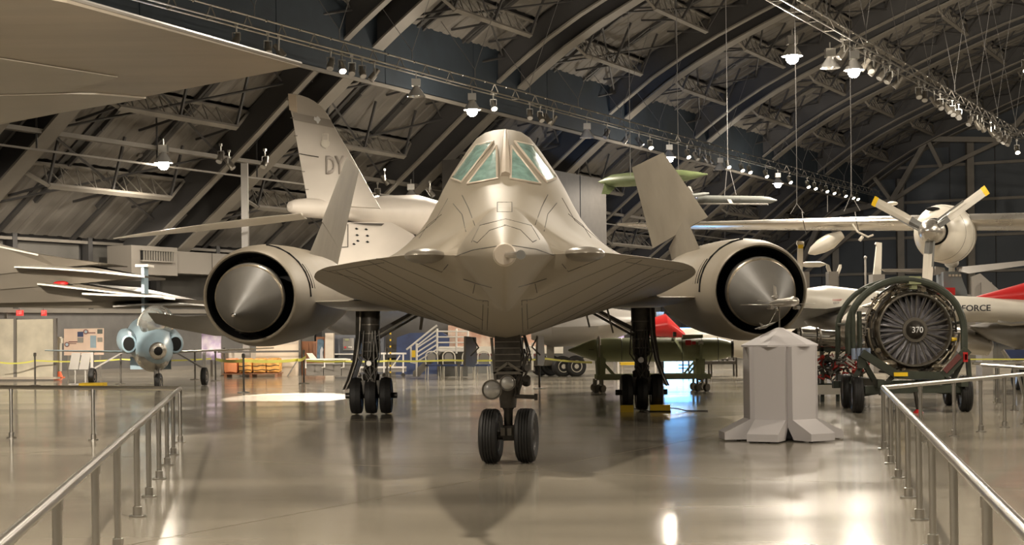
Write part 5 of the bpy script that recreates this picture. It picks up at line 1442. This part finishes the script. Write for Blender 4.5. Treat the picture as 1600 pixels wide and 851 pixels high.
mb = MB(); mb.box(at(6, 493, 59), (.26, .08, .2)); solo(mb, 'wall_box', 'duct', 'small grey electrical box on the wall left of the EXIT signs', 'box')
bd = thing('info_board', (at(131, 590, 56).x, 56, 0), 'salmon information board with small photographs, left of the blue jet', 'board')
facing('board_face', [(100, 555), (161.5, 554), (161.5, 512.5), (100, 513.5)], 56, .08, 'board', bd)
for x0, x1, y0, y1, m_ in ((121, 130, 518, 526, 'navy'), (121, 130, 527, 535, 'jetgrey'), (141, 150, 524, 543, 'bluepaint'), (152, 160, 514, 521, 'greendark'), (152, 160, 527, 534, 'gear_mid'), (107, 121, 533, 534.5, 'maroon'), (107, 119, 536, 537, 'maroon'), (137, 149, 519, 520.5, 'maroon')):
    facing('photo_print', [(x0, y1), (x1, y1), (x1, y0), (x0, y0)], 55.96, .02, m_, bd)
for x, y in ((104.5, 538), (134, 518)):
    mb = MB(); mb.cyl(at(x, y, 55.98), at(x, y, 55.94), .09, n=20); e_ = mb.build('round_emblem', 'maroon', bd)
    mb = MB(); mb.cyl(at(x, y, 55.94), at(x, y, 55.92), .05, n=20); mb.build('emblem_centre', 'bluepaint', bd)
mb = MB()
for x in (106, 156): q = at(x, 550, 56.1); mb.bar((q.x, 56.15, 0), (q.x, 56.15, q.z), .06)
mb.build('board_leg', 'duct', bd)
for i, (x, lb) in enumerate(((117, 'grey reading panel on an easel under the board, left one'), (133, 'grey reading panel on an easel under the board, right one'))):
    ea = thing('easel', (at(x, 590, 50).x, 50, 0), lb, 'easel')
    facing('easel_panel', [(x - 10, 577), (x + 5, 577), (x + 9, 551), (x - 5, 551.5)], 50, .05, 'jetgrey', ea)
    q = at(x, 578, 50.05); mb = MB(); mb.bar((q.x, 50.1, .0), (q.x, 50.1, q.z + .2), .04); mb.box((q.x, 50.1, .02), (.35, .3, .04)); mb.build('easel_leg', 'jetgrey', ea)
cn = thing('traffic_cone', ground(90.5, 590), 'small orange traffic cone beside the map panels', 'cone')
gc = ground(90.5, 590)
mb = MB(); mb.lathe([(.03, .19), (.1, .16), (.5, .04), (.55, .025)], gc, (0, 0, 1), 16); mb.build('cone_body', 'orange', cn)
mb = MB(); mb.box(gc + V((0, 0, .015)), (.42, .42, .03)); mb.build('cone_base', 'orange', cn, smooth=0)
wt = thing('white_cabinet', (at(91, 580, 55).x, 55, 0), 'narrow white wall cabinet beside the map panels, above the cone', 'cabinet')
facing('cabinet_body', [(88, 580), (93, 580), (93, 526), (88, 526)], 56, .3, 'jetwhite', wt)
facing('cabinet_shelf', [(93, 536), (98, 536), (98, 528), (93, 528)], 55.9, .2, 'jetwhite', wt)
# stanchions (origin on the floor)
def stanchion():
    t = thing('stanchion', (0, 0, 0), 'x', 'stanchion')
    mb = MB(); mb.cyl((0, 0, .02), (0, 0, .95), .028, n=10); mb.build('post', 'gear', t, local=True)
    mb = MB(); mb.lathe([(0, .17), (.015, .17), (.03, .05)], (0, 0, 0), (0, 0, 1), 20); mb.build('base', 'gear_mid', t, local=True)
    mb = MB(); mb.lathe([(.92, .035), (.95, .045), (1.02, .045), (1.04, .03)], (0, 0, 0), (0, 0, 1), 12); mb.build('belt_head', 'gear', t, local=True)
    return t
st0 = None
STL = [(55, 602, 'black stanchion in front of the big map panels'), (189, 600, 'black stanchion just left of the blue jet nose'), (305, 593, 'black stanchion between the blue jet gear and orange bags, left'), (337, 595, 'black stanchion near the blue jet right wheel'), (351, 587, 'black stanchion left of the orange bags'),
       (381, 613, 'black stanchion standing before the orange bags, nearest of that line'), (418, 586, 'black stanchion at the middle of the orange bags'), (475, 599, 'black stanchion at the cream panel corner'), (605, 592, 'black stanchion left of the white stairs'), (843, 607, 'black stanchion directly right of the nose gear door'), (857, 583, 'black stanchion before the transport wheels'), (1185, 597, 'black stanchion behind the pedestal left side')]
for x, y, lb in STL:
    if st0 is None: st0 = stanchion(); st0.location = ground(x, y); st0['label'] = lb
    else: copy_tree(st0, ground(x, y), 0, lb)
# hazard tape and belts
def ribbon(pts, wd, name, m_, label, cat, sag=.0):
    mb = MB(); P = []
    for (a_, b_) in zip(pts, pts[1:]):
        for k in range(6):
            t = k / 6; q = V(a_).lerp(V(b_), t); q.z -= sag * 4 * t * (1 - t); P.append(q)
    P.append(V(pts[-1]))
    mb.rings([[p + V((0, 0, -wd / 2)), p + V((0, .01, -wd / 2)), p + V((0, .01, wd / 2)), p + V((0, 0, wd / 2))] for p in P])
    return solo(mb, name, m_, label, cat)
ribbon([at(0, 566, 53), at(55, 563, 54), at(189, 561, 56), at(330, 560, 56)], .05, 'hazard_tape', 'tape', 'yellow hazard tape strung in front of the map panels and blue jet', 'tape', .06)
ribbon([at(337, 561, 48), at(381, 563, 44), at(465, 562, 50), at(478, 557, 46)], .09, 'hazard_tape', 'tape', 'yellow hazard tape strung over the orange bags', 'tape', .04)
ribbon([at(478, 563, 45), at(540, 564, 45), at(605, 563.5, 50), at(700, 562.5, 50), at(800, 562, 49), at(853, 560, 46), at(925, 566, 42)], .055, 'hazard_tape', 'tape', 'long yellow hazard tape crossing behind both left and nose landing gear', 'tape', .02)
ribbon([at(1115, 551, 50), at(1165, 549, 50)], .06, 'hazard_tape', 'tape', 'short yellow hazard tape between bomb tail and pedestal', 'tape', .0)
ribbon([at(1512, 561, 34), at(1605, 561, 34)], .03, 'hazard_tape', 'tape', 'yellow hazard tape above the rail right of the engine', 'tape', .0)
ribbon([at(340, 549.5, 56), at(418, 549, 56), at(470, 548.5, 56)], .07, 'belt', 'gear', 'black barrier belt stretched above the orange bags', 'belt', .0)
# orange bags on pallet
bg = thing('pallet', (at(395, 588, 56).x, 56, 0), 'wooden pallet under netted orange cargo bags', 'pallet')
mb = MB()
for k in range(5): mb.box((at(395, 588, 56).x, 55.6 + k * .25, .13), (2.0, .14, .03))
for x in (-.9, 0, .9): mb.box((at(395, 588, 56).x + x, 56.1, .06), (.1, 1.1, .12))
mb.build('deck', 'wood', bg, smooth=0)
random.seed(9)
M['bag'] = mat('orange_cargo_cloth', (0.66, 0.33, 0.08), 0.7, var=0.35, scale=6, bump=.4, bscale=12)
M['bag2'] = mat('orange_plain_cloth', (0.75, 0.28, 0.12), 0.7, var=.1)
for k, x in enumerate((362, 385, 407, 428)):
    c = at(x, 575, 55.9); lb = ('orange cargo bag at the left end of the pallet', 'orange netted cargo bag second from the left on the pallet', 'orange netted cargo bag third from the left on the pallet', 'orange netted cargo bag at the right end of the pallet')[k]
    b2 = thing('cargo_bag', (c.x, 56, .14), lb, 'bag')
    mb = MB(); mb.sphere((c.x, 56, .41), (.245, .4, .27), 16, 10)
    for v in mb.bm.verts:
        q = v.co - V((c.x, 56, .41)); e = 7
        s = 1 / max(1e-6, (abs(q.x / .245) ** e + abs(q.y / .4) ** e + abs(q.z / .27) ** e) ** (1 / e))
        v.co = V((c.x, 56, .41)) + q * s
    mb.build('bag_body', 'bag2' if k == 0 else 'bag', b2)
    if k:
        for j in range(3):
            mb = MB(); z = .26 + j * .15; mb.tube([(c.x - .23, 55.62, z), (c.x - .1, 55.585, z - .02), (c.x + .1, 55.585, z + .02), (c.x + .23, 55.62, z)], .014, 5); mb.build('net_strap', 'gear', b2)
# cream and wood display panels, barrier with reading desk
def prop(name, px, Y, th, m_, label, cat):
    t = thing(name, (at(px[0][0], px[0][1], Y).x, Y, 0), label, cat)
    facing('face', px, Y, th, m_, t)
    return t
cp = prop('cream_wall', [(400, 589), (466.5, 589), (466.5, 527), (400, 520)], 57, .2, 'cream', 'cream display wall behind the orange bags, under the left engine', 'panel')
facing('end_post', [(466.5, 590), (470, 590), (470, 527), (466.5, 527)], 56.9, .3, 'gear', cp)
facing('lettering_strip', [(425, 538), (464, 537), (464, 533), (425, 534)], 56.96, .03, 'frame_tan', cp)
mb = MB(); mb.bar(at(449, 588, 56.4), at(465, 562, 56.4), .04); mb.build('prop_rod', 'duct', cp)
pm = prop('picture_panel', [(315, 562), (345, 562), (345, 524), (315, 520)], 58, .1, 'purple', 'purple and white printed panel behind the blue jet right wing', 'panel')
pm2 = prop('picture_panel', [(944, 528), (975, 528), (975, 500), (944, 500)], 57, .1, 'purple', 'purple and white mural panel left of the right main gear', 'panel')
mb = MB(); q = at(960, 528, 57.05); mb.bar((q.x, 57.08, 0), (q.x, 57.08, q.z), .08); mb.build('panel_leg', 'duct', pm2)
q = at(330, 562, 58.05); mb = MB(); mb.bar((q.x, 58.1, 0), (q.x, 58.1, q.z + .1), .08); mb.build('panel_leg', 'duct', pm)
sp_ = prop('silver_panel', [(345, 588), (400, 588), (400, 550), (345, 550)], 59, .1, 'frame_tan', 'low tan panel behind the left half of the orange bags', 'panel')
wb_ = prop('wood_cabinet', [(470, 588), (494, 588), (494, 533), (470, 533)], 58, .5, 'wood', 'brown wooden cabinet behind the reading desk barrier', 'cabinet')
facing('cabinet_door', [(473, 584), (482, 584), (482, 536), (473, 536)], 57.96, .04, 'wood', wb_); facing('cabinet_door', [(483, 584), (492, 584), (492, 536), (483, 536)], 57.96, .04, 'wood', wb_)
hm = prop('column_panel', [(508, 588), (521, 588), (521, 520), (508, 520)], 57, .4, 'frame_tan', 'tan column beside the wooden cabinet', 'column')
dk = prop('window_booth', [(521, 590), (560, 590), (560, 523), (521, 523)], 58, .5, 'bluepaint_dark', 'dark booth with a lit notice window behind the left main gear', 'booth') if False else None
M['darkblue'] = mat('booth_dark', (0.05, 0.055, 0.07), 0.4)
bt = prop('notice_booth', [(521, 590), (600, 590), (600, 523), (521, 523)], 58.5, .8, 'darkblue', 'dark booth with a pale notice board behind the left main gear', 'booth')
facing('notice_sheet', [(536, 547), (553, 547), (553, 528), (536, 528)], 58.4, .05, 'jetgrey', bt)
facing('red_card', [(538, 544), (541, 544), (541, 541), (538, 541)], 58.36, .03, 'red', bt); facing('white_card', [(544, 543), (550, 543), (550, 541), (544, 541)], 58.36, .03, 'white', bt)
facing('green_card', [(539, 532), (545, 532), (545, 529), (539, 529)], 58.36, .03, 'green', bt)
facing('window_sill', [(522, 554), (558, 554), (558, 552), (522, 552)], 58.3, .1, 'white', bt)
# low grey barrier wall made of panels with rail
lw = thing('barrier_wall', (at(520, 588, 52).x, 52, 0), 'low grey barrier wall with white hand rail and leaning reading panel', 'barrier')
for k in range(3):
    facing('barrier_panel', [(478 + k * 28, 586.5), (505 + k * 28, 586.5), (505 + k * 28, 569), (478 + k * 28, 569)], 52.5, .2, 'duct', lw)
facing('barrier_cap', [(476, 569), (562, 569), (562, 567.5), (476, 567.5)], 52.4, .4, 'jetgrey', lw)
mb = MB(); mb.tube([at(478, 575, 52), at(478, 561.5, 52), at(540, 561, 52), at(548, 562, 52)], .03, 6); mb.build('hand_rail', 'white', lw)
for x in (507, 537):
    mb = MB(); mb.tube([at(x, 562, 52), at(x, 573, 52), at(x - 4, 574.5, 52.4)], .025, 6); mb.build('rail_bracket', 'white', lw)
facing('reading_panel', [(485, 561), (495.5, 561), (488, 551.5), (479, 551.5)], 52, .05, 'jetwhite', lw)
# mannequin figure in jeans seen behind the reading desk (cropped by the engine)
M['denim'] = mat('blue_denim', (0.07, 0.12, 0.17), 0.7, var=.3, scale=8); M['greycloth'] = mat('grey_cloth', (0.42, 0.42, 0.44), 0.7)
# mural with clothed figure: flat print on a panel
mu = prop('mural_panel', [(494, 588), (508, 588), (508, 526), (494, 526)], 57.4, .1, 'wood', 'narrow mural panel with a blue and white print beside the cabinet', 'panel')
facing('blue_print', [(495, 560), (499, 561), (505, 561), (506.5, 532), (502, 529), (496, 530)], 57.36, .03, 'denim', mu)
facing('white_print', [(500, 561), (505.5, 561), (504, 550), (505.5, 546), (503, 541), (500.5, 546)], 57.33, .03, 'greycloth', mu)
# table frames left of stairs (white racks)
rk = thing('white_rack', (at(590, 590, 54).x, 54, 0), 'low white metal rack on casters left of the stairs', 'rack')
mb = MB()
for y in (552, 573.5): mb.bar(at(560, y, 54), at(635, y, 54), .06)
for x in (562, 575, 600, 630): mb.bar(at(x, 552, 54), at(x, 582, 54), .05)
mb.bar(at(625, 555, 54.02), at(612, 574, 54.02), .04)
mb.build('rack_frame', 'white', rk)
mb = MB(); mb.box(at(598, 578, 54.3), (1.6, .5, .12)); mb.build('rack_shelf', 'jetgrey', rk, smooth=0)
for x in (562, 600, 630):
    mb = MB(); q = at(x, 580, 54); mb.cyl((q.x, 53.97, .07), (q.x, 54.03, .07), .07, n=12); mb.cyl((q.x, 54, .07), (q.x, 54, at(0, 574, 54).z), .02, n=6); mb.build('caster', 'gear', rk)
ch = thing('chain_post', (at(610, 590, 53).x, 53, 0), 'yellow and black striped post left of the stairs', 'post')
for k in range(16):
    q = at(610, 516 + k * 5, 53.2); mb = MB(); mb.box(q, (.05, .05, .055)); mb.box(q + V((0, 0, -.054)), (.05, .05, .053)) if k == 15 else None; mb.build('stripe', 'yellow' if k % 2 else 'gear', ch, smooth=0)
    mb = MB(); mb.box(q + V((0, 0, -.054)), (.045, .045, .056)); mb.build('stripe', 'gear', ch, smooth=0)
nv = thing('navy_tarp', (at(660, 540, 58).x, 58, 0), 'navy blue covered crate behind the white stairs', 'crate')
mb = MB(); mb.prism([at(x, y, 57) for x, y in ((618, 588), (700, 588), (702, 526), (690, 519), (640, 520), (620, 527))], (0, 1.0, 0)); mb.build('cover', 'navy', nv)
# ---------------- white stairs
Ys = 51.5
ws = thing('access_stairs', (at(690, 588, Ys).x, Ys, 0), 'white metal access stairs with railings behind the nose gear, left side', 'stairs')
def pipe(pts, Y, r=.028, name='railing', m_='white', par=None):
    mb = MB(); mb.tube([at(x, y, Y) for x, y in pts], r, 6); return mb.build(name, m_, par or ws)
for dy in (0, 1.0):
    for k in range(5):
        pipe([(650 + (k > 0) * 1 , 541 + k * 7.3 - 5 * (k > 0)), (683, 515 + k * 7.6 )], Ys + dy)
    pipe([(635, 546), (676, 513), (683, 508)], Ys + dy, .035, 'hand_rail')
    for k in range(4): pipe([(683, 517.5 + k * 8.7), (731, 517.5 + k * 8.7)], Ys + dy)
    for x in (683, 713, 731): pipe([(x, 513), (x, 552)], Ys + dy, .035, 'rail_post')
    pipe([(651, 536), (651, 588)], Ys + dy, .035, 'rail_post'); pipe([(642, 542), (642, 566), (650, 567)], Ys + dy)
for k in range(7):
    mb = MB(); x = 652 + k * 4.6; y = 583 - k * 5; q = at(x, y, Ys + .5); mb.box(q, (.22, 1.0, .04)); mb.build('tread', 'duct', ws, smooth=0)
facing('stair_stringer', [(645, 588), (655, 588), (690, 550), (684, 547), (645, 580)], Ys - .02, .05, 'duct', ws)
facing('platform_side', [(683, 588), (731, 588), (731, 547), (683, 547)], Ys + 1.1, .1, 'jetgrey_dark', ws)
facing('platform_edge', [(683, 549), (731, 549), (731, 545), (683, 545)], Ys - .02, 1.0, 'white', ws)
facing('yellow_notice', [(643.5, 558), (649, 558), (649, 547), (643.5, 547)], Ys - .06, .02, 'yellow', ws)
# second stairs right of the nose gear
ws2 = thing('access_stairs', (at(830, 580, 52).x, 52, 0), 'cream metal stairs directly right of the nose gear strut', 'stairs')
for k in range(4): pipe([(800, 528 + k * 12), (838, 545 + k * 9)] if k == 0 else [(818, 547 + (k - 1) * 8.5), (833, 547 + (k - 1) * 8.5)], 52, .03, 'railing', 'jetwhite', ws2)
for x in (819, 832): pipe([(x, 535), (x, 578)], 52, .035, 'rail_post', 'jetwhite', ws2)
facing('stair_side', [(800, 584), (836, 580), (836, 574), (818, 560), (800, 540)], 52.3, .1, 'duct', ws2)
# long trailer body behind the chairs
tv = thing('display_trailer', (at(760, 560, 57).x, 57, 0), 'dark red and white display trailer behind the row of chairs', 'trailer')
facing('trailer_side', [(686, 584), (880, 584), (880, 552), (686, 552)], 57, 1.5, 'jetgrey_dark', tv)
facing('white_band', [(686, 552), (880, 552), (880, 541), (686, 541)], 56.95, 1.5, 'jetwhite', tv)
facing('red_band', [(690, 556), (840, 556), (840, 552.5), (690, 552.5)], 56.9, .04, 'maroon', tv)
facing('top_print', [(700, 541), (880, 541), (880, 512), (700, 512)], 57.3, .3, 'rustprint', tv) if False else None
M['rust'] = mat('sepia_print', (0.36, 0.16, 0.10), 0.6, var=.5, scale=2.5, color2=(0.55, 0.45, 0.36))
facing('sepia_mural', [(700, 541), (860, 541), (860, 508), (700, 508)], 57.4, .2, 'rust', tv)
text_mb('US', at(692, 561, 56.9), (1, 0, 0), (0, 0, 1), .14, .01, width=.2, m='jetgrey', parent=tv)
# chairs (origin on the floor, facing the camera)
def chair():
    t = thing('banquet_chair', (0, 0, 0), 'x', 'chair')
    mb = MB(); mb.box((0, 0, .45), (.44, .42, .06)); mb.build('seat', 'navy', t, local=True, smooth=0)
    mb = MB(); arch = [(-.2, .2, .48), (-.2, .24, .7)] + [(-.2 * math.cos(k * math.pi / 8), .26, .74 + .16 * math.sin(k * math.pi / 8)) for k in range(9)] + [(.2, .24, .7), (.2, .2, .48)]
    mb.tube(arch, .02, 6); mb.build('back_frame', 'jetwhite', t, local=True)
    mb = MB(); mb.prism([(-.14, .24, .56), (.14, .24, .56), (.14, .25, .76), (.07, .255, .84), (-.07, .255, .84), (-.14, .25, .76)], (0, .03, 0)); mb.build('backrest', 'jetgrey', t, local=True, smooth=0)
    for x in (-.2, .2):
        for y in (-.19, .19):
            mb = MB(); mb.tube([(x, y, .44), (x * 1.1, y * 1.1, 0)], .016, 6); mb.build('leg', 'jetwhite', t, local=True)
    return t
c0 = None
for x, y, r, lb in ((677, 592, .25, 'white-framed navy banquet chair leftmost of the row, beside the stairs'), (703, 592, .15, 'white-framed navy banquet chair second from the stairs'), (731, 592, -.1, 'white-framed navy banquet chair partly hidden by the nose gear door'), (754, 592, -.2, 'white-framed navy banquet chair just left of the nose gear strut')):
    if c0 is None: c0 = chair(); c0.location = ground(x, y); c0.rotation_euler = (0, 0, r); c0['label'] = lb
    else: copy_tree(c0, ground(x, y), r, lb)
# blue lit display behind the bomb
bl_ = thing('blue_light_wall', (at(1068, 580, 56).x, 56, 0), 'glowing blue display wall behind the green bomb', 'display')
for k in range(3):
    facing('light_panel', [(1038 + k * 20, 581), (1057 + k * 20, 581), (1057 + k * 20, 512), (1038 + k * 20, 512)], 56, .1, 'screen_blue', bl_)
facing('display_frame', [(1034, 584), (1100, 584), (1100, 581), (1034, 581)], 55.9, .3, 'gear', bl_)
mb = MB()
for x in (1067, 1076, 1084): mb.bar(at(x, 560, 55), at(x, 584, 55), .05)
for y in (570, 575): mb.bar(at(1060, y, 55), at(1082, y, 55), .04)
solo(mb, 'black_rack', 'gear', 'thin black rack standing before the blue glowing wall', 'rack')
# yellow topped workbench left of right gear
wk = thing('workbench', (at(990, 580, 50).x, 50, 0), 'white workbench with a yellow top behind the right main gear', 'bench')
facing('bench_top', [(970, 570), (1000, 570), (1000, 566), (970, 566)], 50, .6, 'yellow', wk)
for x in (966, 1024): 
    mb = MB(); mb.bar(at(x, 562, 50), V((at(x, 562, 50).x, 50, 0)), .06); mb.build('bench_leg', 'white', wk)
mb = MB(); mb.bar(at(966, 563, 50), at(1024, 563, 50), .05); mb.build('bench_rail', 'white', wk)
mb = MB()
for x in (972, 998): mb.bar(at(x, 568, 50.3), V((at(x, 562, 50.3).x, 50.3, 0)), .05)
mb.build('bench_leg', 'white', wk)
# hardware cart right of bomb
ct = thing('tool_cart', (at(1125, 573, 50).x, 50, 0), 'low dark equipment cart behind the bomb tail', 'cart')
mb = MB(); mb.box(at(1122, 566, 50), (1.0, .8, .1)); mb.build('deck', 'gear', ct, smooth=0)
mb = MB()
for k in range(5): q = at(1108 + k * 7, 562, 49.9); mb.cyl(q, q + V((.1, .1, .14)), .05, n=8)
mb.tube([at(1105, 560, 49.8), at(1118, 558, 49.8), at(1135, 552, 49.8)], .03, 6); mb.build('equipment', 'gear_mid', ct)
mb = MB()
for x in (-.4, .4):
    for y in (-.3, .3): mb.cyl((at(1122, 0, 50).x + x, 50 + y, 0), (at(1122, 0, 50).x + x, 50 + y, at(0, 567, 50).z - .03), .03)
mb.build('cart_leg', 'gear', ct)
# ---------------- piston/turbine engine on stand behind the pedestal
e2 = thing('cutaway_engine', (at(1300, 560, 33).x, 33, 0), 'silver cutaway engine with red pipework on a black stand, behind the pedestal', 'engine')
a_, b_ = at(1236, 527, 33), at(1350, 534, 33); d_ = b_ - a_; L = d_.length
mb = MB(); mb.lathe([(0, .12), (.1, .2), (.5, .2), (.52, .24), (.56, .24), (.58, .2), (L, .2)], a_, d_, 24); mb.build('engine_casing', 'chrome', e2)
for k in range(4):
    mb = MB(); mb.lathe([(.15 + k * .4, .205), (.18 + k * .4, .225), (.21 + k * .4, .205)], a_, d_, 20, cap=False); mb.build('flange', 'gear_mid', e2)
random.seed(31)
M['cable_red'] = mat('red_tubing', (0.42, 0.03, 0.02), 0.4)
for j in range(3):
    for m_, cnt in (('cable_red', 8), ('gear', 9), ('steel_tan', 4)):
        mb = MB()
        for k in range(cnt):
            x = random.uniform(1282, 1340); y = random.uniform(552, 588)
            p0 = at(x, y, 33 + random.uniform(-.3, .3)); pts = [p0]
            for q in range(4): pts.append(pts[-1] + V((random.uniform(-.16, .16), random.uniform(-.05, .05), random.uniform(-.10, .10))))
            mb.tube(pts, random.uniform(.012, .026), 5)
            if k % 3 == 0: mb.sphere(pts[2], random.uniform(.03, .07), 8, 6)
        tag(mb.build('pipework', m_, e2), kind='stuff')
mb = MB(); mb.tube(circ(at(1294, 568, 32.6), .11, 0, 360, 20), .02, 6); mb.build('hand_wheel', 'gear', e2)
for x in (1284, 1308, 1345):
    mb = MB(); q = at(x, 545, 33); mb.bar((q.x, 33, 0), (q.x, 33, q.z), .07); mb.build('stand_leg', 'greendark', e2, smooth=0)
for y in (601, 546):
    mb = MB(); mb.bar(at(1240, y, 33), at(1352, y, 33), .07, .07); mb.build('stand_rail', 'greendark', e2, smooth=0)
for x in (1245, 1284, 1308, 1345):
    pass
mb = MB(); mb.box((at(1300, 600, 33).x, 33.1, .25), (.9, .5, .2)); mb.build('crate_base', 'jetwhite', e2, smooth=0)

# ================================================================== railings
RH = .78
def rail_line(pts, posts, label, name='guard_rail', r=.032, rp=.026, tails=True, mid=False):
    t = thing(name, (pts[0][0], pts[0][1], 0), label, 'railing')
    mb = MB(); mb.tube([(p[0], p[1], RH + .01) for p in pts], r, 12); mb.build('top_rail', 'alu', t)
    for x, y in posts:
        mb = MB(); mb.cyl((x, y, .0), (x, y, RH), rp, n=14); po = mb.build('post', 'alu', t)
        mb = MB(); mb.lathe([(0, .075), (.012, .075), (.014, .04), (.09, .04), (.095, .03)], (x, y, 0), (0, 0, 1), 18); mb.build('floor_flange', 'alu', po)
        mb = MB(); mb.cyl((x, y, RH - .06), (x, y, RH - .01), rp + .006, n=14); mb.build('rail_socket', 'alu', po)
    return t
def on_line(A, B, px):
    """point of segment A-B that projects to floor column px"""
    lo, hi = -0.3, 1.3
    def colx(t):
        q = V(A).lerp(V(B), t); v = (-CAMZ) / q.y
        return CX + F * (q.x / q.y * math.cos(ROLL) - v * math.sin(ROLL))
    up = colx(hi) > colx(lo)
    for _ in range(50):
        m_ = (lo + hi) / 2
        if (colx(m_) < px) == up: lo = m_
        else: hi = m_
    return V(A).lerp(V(B), lo)
LA = ground(282, 691); LB = V((-1.95, 6.0, 0))
LB2 = LA.lerp(LB, 1.08)
posts = [on_line(LA, LB, x) for x in (282, 271, 261.5, 249, 233, 215, 184.5, 151, 92)]
rail_line([LA, LB2], [(q.x, q.y) for q in posts], 'polished metal guard rail running back along the left foreground')
LC = ground(-60, 682)
rail_line([LA + V((0, 0, 0)), LC], [(q.x, q.y) for q in (on_line(LA, LC, 146), on_line(LA, LC, 18))], 'polished metal guard rail crossing left to right in front of the blue jet')
RA = ground(1381, 701); RB = V((1.93, 5.7, 0))
posts = [on_line(RA, RB, x) for x in (1381, 1392.5, 1404, 1419.5, 1437, 1458, 1492, 1545)]
rail_line([RA, RA.lerp(RB, 1.1)], [(q.x, q.y) for q in posts], 'polished metal guard rail running back along the right foreground')
RC = ground(1700, 645)
rail_line([RA, RC], [(q.x, q.y) for q in (on_line(RA, RC, 1439), on_line(RA, RC, 1491), on_line(RA, RC, 1533), on_line(RA, RC, 1570), on_line(RA, RC, 1602))], 'polished metal guard rail in front of the engine trailer')
RD, RE = ground(1540, 629), ground(1720, 652)
RD2 = V((ground(1512, 627).x, 31.8, 0))
rail_line([RD2, ground(1700, 624)], [(q.x, q.y) for q in (V((ground(1540, 626).x, 31.5, 0)), V((ground(1547, 626).x, 31.9, 0)))], 'farther metal guard rail behind the engine trailer right wheel')
rail_line([V((ground(1513, 630).x, 30.5, 0)), ground(1680, 655)], [(q.x, q.y) for q in (on_line(V((ground(1513, 630).x, 30.5, 0)), ground(1680, 655), 1585),)], 'slanting metal guard rail leaving the picture at the right edge')
bp_ = thing('blue_panel', (at(1590, 558, 38).x, 34.6, 0), 'tilted dark blue information panel near the right edge', 'panel')
facing('panel_face', [(1578, 560), (1640, 562), (1640, 546), (1568, 546)], 34.6, .05, 'navy', bp_)
mb = MB(); mb.bar(at(1566, 547, 34.5), at(1590, 580, 34.3), .07); mb.bar(at(1590, 580, 34.3), V((at(1592, 0, 34.3).x, 34.3, 0)), .05); mb.bar(at(1625, 560, 34.7), V((at(1625, 0, 34.7).x, 34.7, 0)), .05); mb.build('panel_leg', 'alu', bp_)
# the nose shadow comes from this lamp high above and slightly in front
put('baylit', 0, 0, 0, 0, 'lit high-bay lamp over the nose tip outside the picture', pos=V((1.07, 9.1, 12.8)), power=3600)
# added spots with invented fittings, out of view, that brighten the exhibits
def fill_spot(pos, aim, power, cone, lab, radius=.12, blend=.5):
    pos = V(pos)
    put('spotlit', 0, 0, 0, 0, lab, pos=pos + V((0, 0, .9)))
    add_light('lamp_light', 'SPOT', pos, power, radius=radius, aim=aim, cone=cone, blend=blend)
add_light('lamp_light', 'SPOT', HA(P1, a_of(512, P1), 10.9), 75000, radius=.06, aim=ground(452, 620), cone=9, blend=.1)
fill_spot((-9, 21, 11.8), (3.7, 35, 4.2), 2600, 22, 'added spotlight brightening the right rudder, outside the picture')
fill_spot((-16, 15, 10), (-1.4, 19.5, 2.8), 2200, 36, 'added spotlight brightening the nose jet left flank, outside the picture')
fill_spot((16, 15, 10), (1.4, 19.5, 2.8), 1300, 36, 'added spotlight brightening the nose jet right flank, outside the picture')
fill_spot((-12.8, 35, 4.8), at(45, 548, 55), 9000, 38, 'added spotlight brightening the map panels, outside the picture under the big wing')
fill_spot((-13.5, 37, 4.8), at(420, 565, 56), 5500, 40, 'added spotlight brightening the orange bags from outside the picture')
fill_spot((0, 40, 10.5), at(420, 350, 52), 5000, 40, 'added spotlight brightening the bomber tailplane, outside the picture')
fill_spot((9, 30, 10.5), at(1500, 350, 45), 2500, 30, 'added spotlight brightening the silver wing, outside the picture')
fill_spot((-6.5, 11, 5.2), (-15, 46, 0), 6000, 60, 'added spotlight washing the floor under the big wing, outside the picture')
fill_spot((20, 60, 11), HA(-20, 130, 9), 9000, 60, 'added spotlight brightening the end wall, outside the picture')
BLUE = (0.25, 0.5, 1.0)
for p_, a_ in ((V((5.8, 58, 2.6)), HA(-38, 98, 11)), (V((-4.5, 60.5, 3.0)), HA(-40, 80, 10)), (V((3.0, 60, 3)), HA(-37.5, 84, 11))):
    add_light('lamp_light', 'SPOT', p_, 2500, color=BLUE, radius=.3, aim=a_, cone=38, blend=.6)  # added blue spots without fittings, to tint the roof
for o in list(col.objects):
    if o.type == 'MESH' and o.parent and o.parent.type == 'EMPTY' and o.name.split('.')[0] in ('gearbox', 'hoop_spacer', 'cart_leg', 'board_leg', 'skid_leg', 'bench_leg', 'support_leg', 'foot_pad', 'tail_blade', 'panel_leg', 'air_data_probe', 'red_bottle', 'vent_window'):
        split_loose(o)
